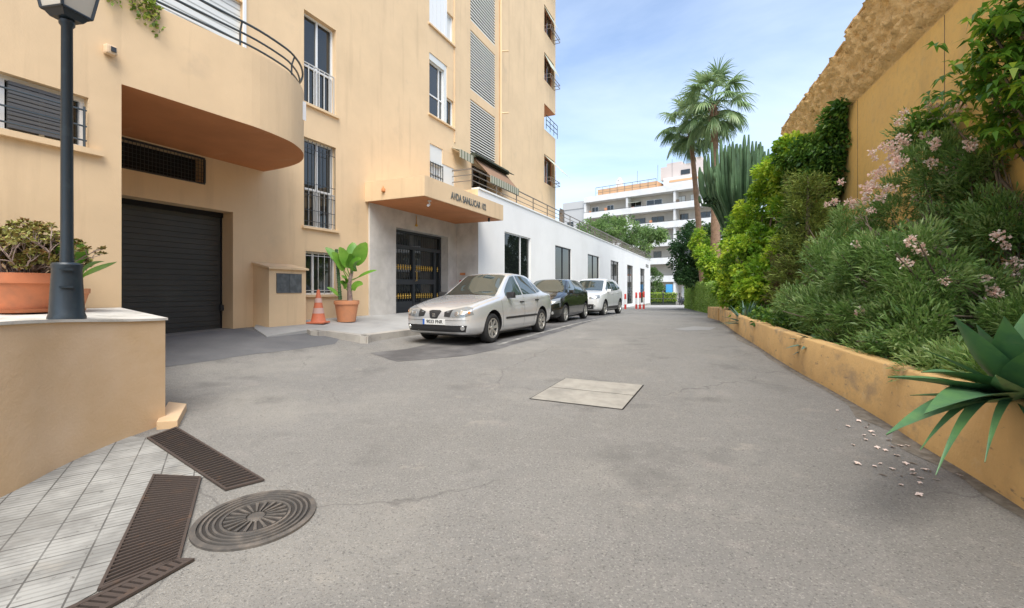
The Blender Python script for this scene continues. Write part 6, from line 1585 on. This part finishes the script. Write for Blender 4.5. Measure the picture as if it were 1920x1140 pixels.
# ------------------------------------------------------------------ far end of the street
m_bw = mat('balcony_white', (.74,.74,.72), .8, var=((.62,.62,.60),.6,.4,.7))
m_bwall = mat('beige_recess_wall', (.52,.48,.41), .85, var=((.44,.41,.36),.7,.4,.7))
m_brail = mat('dark_balcony_rail', (.07,.075,.08), .5)
m_peach = mat('peach_wall', (.66,.40,.22), .85)
m_pinkw = mat('pale_pink_wall', (.58,.51,.47), .85)
m_blueaw = mat('pale_blue_awning', (.55,.64,.68), .7)
def apartment(name, label, A, B, nfl, top, depth=10, seed=1, extra=True):
    """A right end, B left end of the front edge; floors as long balconies"""
    random.seed(seed)
    A, B = Vector((*A,0)), Vector((*B,0)); d = (A-B); Ln = d.length; d.normalize(); nn = Vector((d.y,-d.x,0))   # nn to the viewer side
    if nn.dot(Vector((-A.x,-A.y,0))) < 0: nn = -nn
    base_z = gz(A.x, min(A.y,90)); t = thing(name, label, 'apartment building', ((A.x+B.x)/2,(A.y+B.y)/2,base_z), math.atan2(d.y,d.x))
    def Q(u, v, z): p = B + d*u + nn*v; return Vector((p.x,p.y,z))
    def qb(b, u0,u1,v0,v1,z0,z1):
        q = [(u0,v0),(u1,v0),(u1,v1),(u0,v1)]; b.hexa([Q(*a,z0) for a in q], [Q(*a,z1) for a in q])
    fh_ = 3.03; zt_ = top
    b = MB(); qb(b, 0, Ln, -depth, -1.8, base_z-.5, zt_-.3); b.build('wall', m_bwall, t)
    for k in range(nfl+1):
        z1 = zt_-k*fh_
        b = MB(); qb(b, 0, Ln, -.16, 0, z1-1.05, z1); qb(b, 0, Ln, -1.79, -.161, z1-1.05, z1-.85); s_ = b.build('balcony_band', m_bw, t)
        if k > 0:
            b = MB(); b.tube([Q(0,-.08,z1+.12), Q(Ln,-.08,z1+.12)], .03, 5)
            for j in range(int(Ln/1.2)): b.tube([Q(j*1.2+.2,-.08,z1), Q(j*1.2+.2,-.08,z1+.12)], .02, 4)
            b.build('rail', m_brail, s_)
    b = MB(); b2 = MB()
    u = .0
    for u in (0.0, Ln*.33, Ln*.66, Ln-.35):
        qb(b, u, u+.35, -1.79, -.17, base_z-.3, zt_-1.06)
    b.build('pier', m_bw, t)
    for k in range(nfl+1):
        zf = zt_-k*fh_-1.05-fh_+1.05+.0
        zf = zt_-(k+1)*fh_-.85; 
        if zf < base_z-.3: break
        u = .8
        while u < Ln-2.5:
            w_ = random.choice((1.4,2.2,2.8)); hgt = 2.1; z0 = zf+.02
            if int((u)/ (Ln*.33)) != int((u+w_)/(Ln*.33)): u += .7; continue
            b = MB(); qb(b, u, u+w_, -1.797, -1.74, z0, z0+hgt); w = b.build('window', random.choice((m_railb,m_frame,m_frame,m_bark)), t)
            b = MB(); n_ = 2
            for j in range(n_): qb(b, u+.07+(w_-.07)*j/n_, u+(w_-.07)*(j+1)/n_, -1.738, -1.725, z0+.07, z0+hgt-.07)
            b.build('pane', random.choice((m_glass,m_glass,m_glass,m_shut)), w)
            if random.random() < .25:
                b = MB(); q = [Q(u-.1,-1.7,z0+hgt+.05), Q(u+w_+.1,-1.7,z0+hgt+.05), Q(u+w_+.1,-.2,z0+hgt-.35), Q(u-.1,-.2,z0+hgt-.35)]; b.hexa([p-Vector((0,0,.04)) for p in q], q); b.build('awning', random.choice((m_blueaw,m_bw,m_awn)), t)
            if random.random() < .5:
                b = MB(); uu = u+w_*random.random(); qb(b, uu, uu+random.uniform(.3,1.0), -.7, -.4, zf, zf+random.uniform(.9,1.5)); b.build('balcony_furniture', random.choice((m_bark,m_alu,m_terra2,m_brail,m_lf_dark)), t)
            u += w_+random.uniform(.8,2.0)
    # roof terrace, penthouse, chimneys
    b = MB(); qb(b, Ln*.07, Ln*.52, -6, -2.2, zt_-.3, zt_+1.55); b.build('roof_screen', m_peach, t)
    b = MB()
    for j in range(9): u = Ln*.06+j*Ln*.46/8; b.tube([Q(u,-1.9,zt_), Q(u,-1.9,zt_+1.9)], .04, 4)
    b.tube([Q(Ln*.06,-1.9,zt_+1.9), Q(Ln*.52,-1.9,zt_+1.9)], .05, 4); b.tube([Q(Ln*.06,-1.9,zt_+.9), Q(Ln*.52,-1.9,zt_+.9)], .03, 4); b.build('terrace_frame', m_brail, t)
    b = MB(); qb(b, Ln*.56, Ln, -7, -2.6, zt_-.3, zt_+1.9); b.build('penthouse', m_bw, t)
    b = MB(); qb(b, Ln*.60, Ln*.80, -2.7, -2.55, zt_+1.0, zt_+1.35); b.build('roof_awning', m_peach, t)
    b = MB(); qb(b, Ln*.52, Ln*.80, -9, -4, zt_+1.9, zt_+4.2); qb(b, Ln*.56, Ln*.66, -9, -4.2, zt_+4.2, zt_+4.8); qb(b, Ln*.72, Ln*.78, -7, -5, zt_+4.2, zt_+5.3); b.build('stair_tower', m_pinkw, t)
    b = MB(); qb(b, Ln*.66, Ln*.72, -3.99, -3.9, zt_+2.4, zt_+3.2); b.build('window', m_glass, t)
    b = MB(); qb(b, Ln*.20, Ln*.24, -4, -3.2, zt_+1.55, zt_+3.0); b.lathe([(.5,zt_+3.0),(.25,zt_+3.5),(0,zt_+3.5)], Q(Ln*.22,-3.6,0), 8); b.build('chimney', m_bw, t)
    b = MB()
    for u,h_ in ((.35,1.2),(.6,2.2),(.9,1.5),(.5,1.6)): b.tube([Q(Ln*u,-4,zt_+1.5), Q(Ln*u,-4,zt_+3.2+h_)], .03, 4)
    b.build('aerial', m_brail, t)
    return t, Q, qb, Ln
t, Q, qb, Ln = apartment('apartment_block', 'white apartment block with long balconies across the end of the street', (33.6,70.3), (13.6,86.3), 5, EYE+17.5, 10, 4)
b = MB(); qb(b, -5.0, -.02, -9, -.6, -2, EYE+16.6); qb(b, -5.0, -.02, -.62, -.5, EYE+15.6, EYE+17.0); b.build('side_wing', mat('grey_wing_wall', (.50,.50,.49), .85), t)
b = MB()
for k in range(4): qb(b, -4.0, -2.6, -.595, -.55, EYE+11.4-k*3.03, EYE+13.2-k*3.03)
b.build('window', m_glass, t)
b = MB(); qb(b, 8, 11.5, -.15, .9, EYE+.3, EYE+.5); b.build('shop_awning', m_blueaw, t)
# building on the other side, reflected in the shop windows
apartment('apartment_block', 'white apartment block hidden behind the ochre wall and seen in the first shop window', (56,33), (41,53), 5, EYE+16.0, 9, 9)
# low iron fence with gate at the lane's end, hedge and vehicles behind
def fence_line(name, label, x0, x1, Y, hgt, m):
    t = thing(name, label, 'fence', ((x0+x1)/2,Y,gz((x0+x1)/2,Y)))
    b = MB(); n = int((x1-x0)/.14)
    for i in range(n+1):
        x = x0+(x1-x0)*i/n; z = gz(x,Y); b.tube([(x,Y,z),(x,Y,z+hgt)], .014, 4)
    b.build('bar', m, t)['kind'] = 'stuff'
    b = MB()
    for zz in (.12, hgt*.55, hgt-.05): b.tube([(x0,Y,gz(x0,Y)+zz),(x1,Y,gz(x1,Y)+zz)], .03, 5)
    for x in (x0,(x0+x1)/2,x1): b.box(x-.06,x+.06,Y-.06,Y+.06,gz(x,Y)-.1,gz(x,Y)+hgt+.1)
    b.build('frame', m, t)
    return t
m_fence = mat('black_iron_fence', (.02,.022,.025), .5)
fence_line('low_fence', 'low dark iron fence across the lane end beside the white building', 17.0, 21.2, 57.5, 1.45, m_fence)
fence_line('sliding_gate', 'dark sliding gate at the end of the lane left of the hedge', 21.4, 26.5, 57.5, 1.0, m_fence)
t = thing('box_hedge', 'low clipped green hedge behind the dark fence at the lane end', 'hedge', (18.8,58.9,gz(18.8,58.9)))
C = np.stack([rng.uniform(17,21.2,5000), rng.uniform(58.4,59.4,5000), gz(19,59)+rng.uniform(0.4,1.55,5000)],1); V, Fq = leaf_arrays(C, rng.normal(0,1,(5000,3))+np.array([0,-.8,.5]), .16, .1, .05, .2, .8); pmesh('foliage', V, Fq, m_lf_ivy, t, rng.uniform(.2,1,5000))
b = MB(); b.box(17.1,21.1,58.6,59.3,gz(19,59)-.1,gz(19,59)+1.4); b.build('branches', m_lf_dark, t)
loc = Vector((24.6,61.5,gz(24.6,61.5))); build_car('passing_car', 'dark car crossing behind the sliding gate at the lane end', 'car', hatch, carpaint('dark_blue_paint', (.02,.025,.04), .2, .25), loc, Vector((-1,.15,0)))
loc = Vector((29.5,63.5,gz(29,63))); build_car('far_car', 'grey car partly hidden behind the clipped hedge at the lane end', 'car', sedan, carpaint('grey_paint', (.2,.22,.24), .3, .25), loc, Vector((-1,.1,0)))
b = MB(); c = Vector((20.9,60.5,gz(20.9,60.5))); b.box(c.x-.45,c.x+.45,c.y-.03,c.y+.03,c.z+1.5,c.z+2.7); 
t = thing('street_sign', 'bright blue sign panel beyond the low fence', 'sign', c); b.build('panel', mat('sign_blue', (.05,.30,.62), .5), t, bevel=.01)
b = MB(); b.tube([c, c+Vector((0,.05,1.6))], .04, 6); b.build('pole', m_alu, t)
# distant ground objects: kerb strip at the lane end
strip = [(16.4,56.2),(27.5,56.2),(27.5,57.2),(16.4,57.2)]
drape('street_kerb', strip, m_conc, .01, cell=1.0)
drape('concrete_apron', [(9.5,41),(16,40),(21,50),(27,56),(16,56)], mat('light_concrete', (.36,.355,.34), .9, var=((.30,.30,.285),.8,.4,.6)), .005, cell=1.0, jag=.05)
drape('asphalt_repair', [G(1262,617),G(1300,612),G(1342,614),G(1330,619),G(1285,620)], mat('pale_asphalt', (.245,.245,.24), .9, bump=[(120,.5,.006)]), .004, cell=.5, jag=.02)
# ------------------------------------------------------------------ world, sun, camera
SUN_EL, SUN_AZ = R(57), R(173)      # azimuth: clockwise from +Y
sd = Vector((math.sin(SUN_AZ)*math.cos(SUN_EL), math.cos(SUN_AZ)*math.cos(SUN_EL), math.sin(SUN_EL)))
w = bpy.data.worlds.new('World'); scene.world = w; w.use_nodes = True; nt = w.node_tree; N = nt.nodes; Lk = nt.links
bg = N['Background']; sk = N.new('ShaderNodeTexSky'); sk.sky_type = 'NISHITA'; sk.sun_disc = False; sk.sun_elevation = SUN_EL; sk.sun_rotation = SUN_AZ
sk.altitude = 0; sk.air_density = 1.0; sk.dust_density = 1.6; sk.ozone_density = 1.2
tc = N.new('ShaderNodeTexCoord'); sx = N.new('ShaderNodeSeparateXYZ'); Lk.new(tc.outputs['Generated'], sx.inputs[0])
zc = N.new('ShaderNodeMath'); zc.operation = 'MAXIMUM'; Lk.new(sx.outputs['Z'], zc.inputs[0]); zc.inputs[1].default_value = .0
za = N.new('ShaderNodeMath'); za.operation = 'ADD'; Lk.new(zc.outputs[0], za.inputs[0]); za.inputs[1].default_value = .18
dx = N.new('ShaderNodeMath'); dx.operation = 'DIVIDE'; Lk.new(sx.outputs['X'], dx.inputs[0]); Lk.new(za.outputs[0], dx.inputs[1])
dy = N.new('ShaderNodeMath'); dy.operation = 'DIVIDE'; Lk.new(sx.outputs['Y'], dy.inputs[0]); Lk.new(za.outputs[0], dy.inputs[1])
cx = N.new('ShaderNodeCombineXYZ'); Lk.new(dx.outputs[0], cx.inputs[0]); Lk.new(dy.outputs[0], cx.inputs[1])
mp = N.new('ShaderNodeMapping'); mp.inputs['Scale'].default_value = (.55,.9,1); mp.inputs['Location'].default_value = (1.3,.4,0); mp.inputs['Rotation'].default_value = (0,0,R(25)); Lk.new(cx.outputs[0], mp.inputs['Vector'])
nz = N.new('ShaderNodeTexNoise'); nz.inputs['Scale'].default_value = 1.1; nz.inputs['Detail'].default_value = 9; nz.inputs['Roughness'].default_value = .55; nz.inputs['Distortion'].default_value = .6; Lk.new(mp.outputs['Vector'], nz.inputs['Vector'])
mr = N.new('ShaderNodeMapRange'); mr.inputs['From Min'].default_value = .30; mr.inputs['From Max'].default_value = .80; mr.inputs['To Min'].default_value = .02; mr.inputs['To Max'].default_value = .72; Lk.new(nz.outputs['Fac'], mr.inputs['Value'])
mx = N.new('ShaderNodeMix'); mx.data_type = 'RGBA'; Lk.new(mr.outputs['Result'], mx.inputs['Factor']); Lk.new(sk.outputs['Color'], mx.inputs['A']); mx.inputs['B'].default_value = (4.4,4.9,5.6,1)
Lk.new(mx.outputs['Result'], bg.inputs['Color']); bg.inputs['Strength'].default_value = .15
sun = bpy.data.lights.new('sun', 'SUN'); sun.energy = 2.4; sun.angle = R(40); sun.color = (1,.95,.87); so = bpy.data.objects.new('sun', sun); link(so); so.rotation_euler = (-sd).to_track_quat('-Z','Y').to_euler()
cam = bpy.data.cameras.new('camera'); cam.sensor_width = 36; cam.lens = F/1920*36; cam.shift_y = -(570-HY)/1920; cam.clip_end = 2000; cam.clip_start = .05
co = bpy.data.objects.new('camera', cam); link(co); co.location = (0,0,EYE); co.rotation_euler = (R(90),0,0); scene.camera = co
scene.view_settings.view_transform = 'Standard'; scene.view_settings.look = 'None'; scene.view_settings.exposure = .96; scene.view_settings.gamma = 1.0
scene.render.engine = 'CYCLES'; scene.cycles.use_denoising = True; scene.cycles.max_bounces = 8; scene.cycles.diffuse_bounces = 6
scene.render.resolution_x = 1024; scene.render.resolution_y = 608
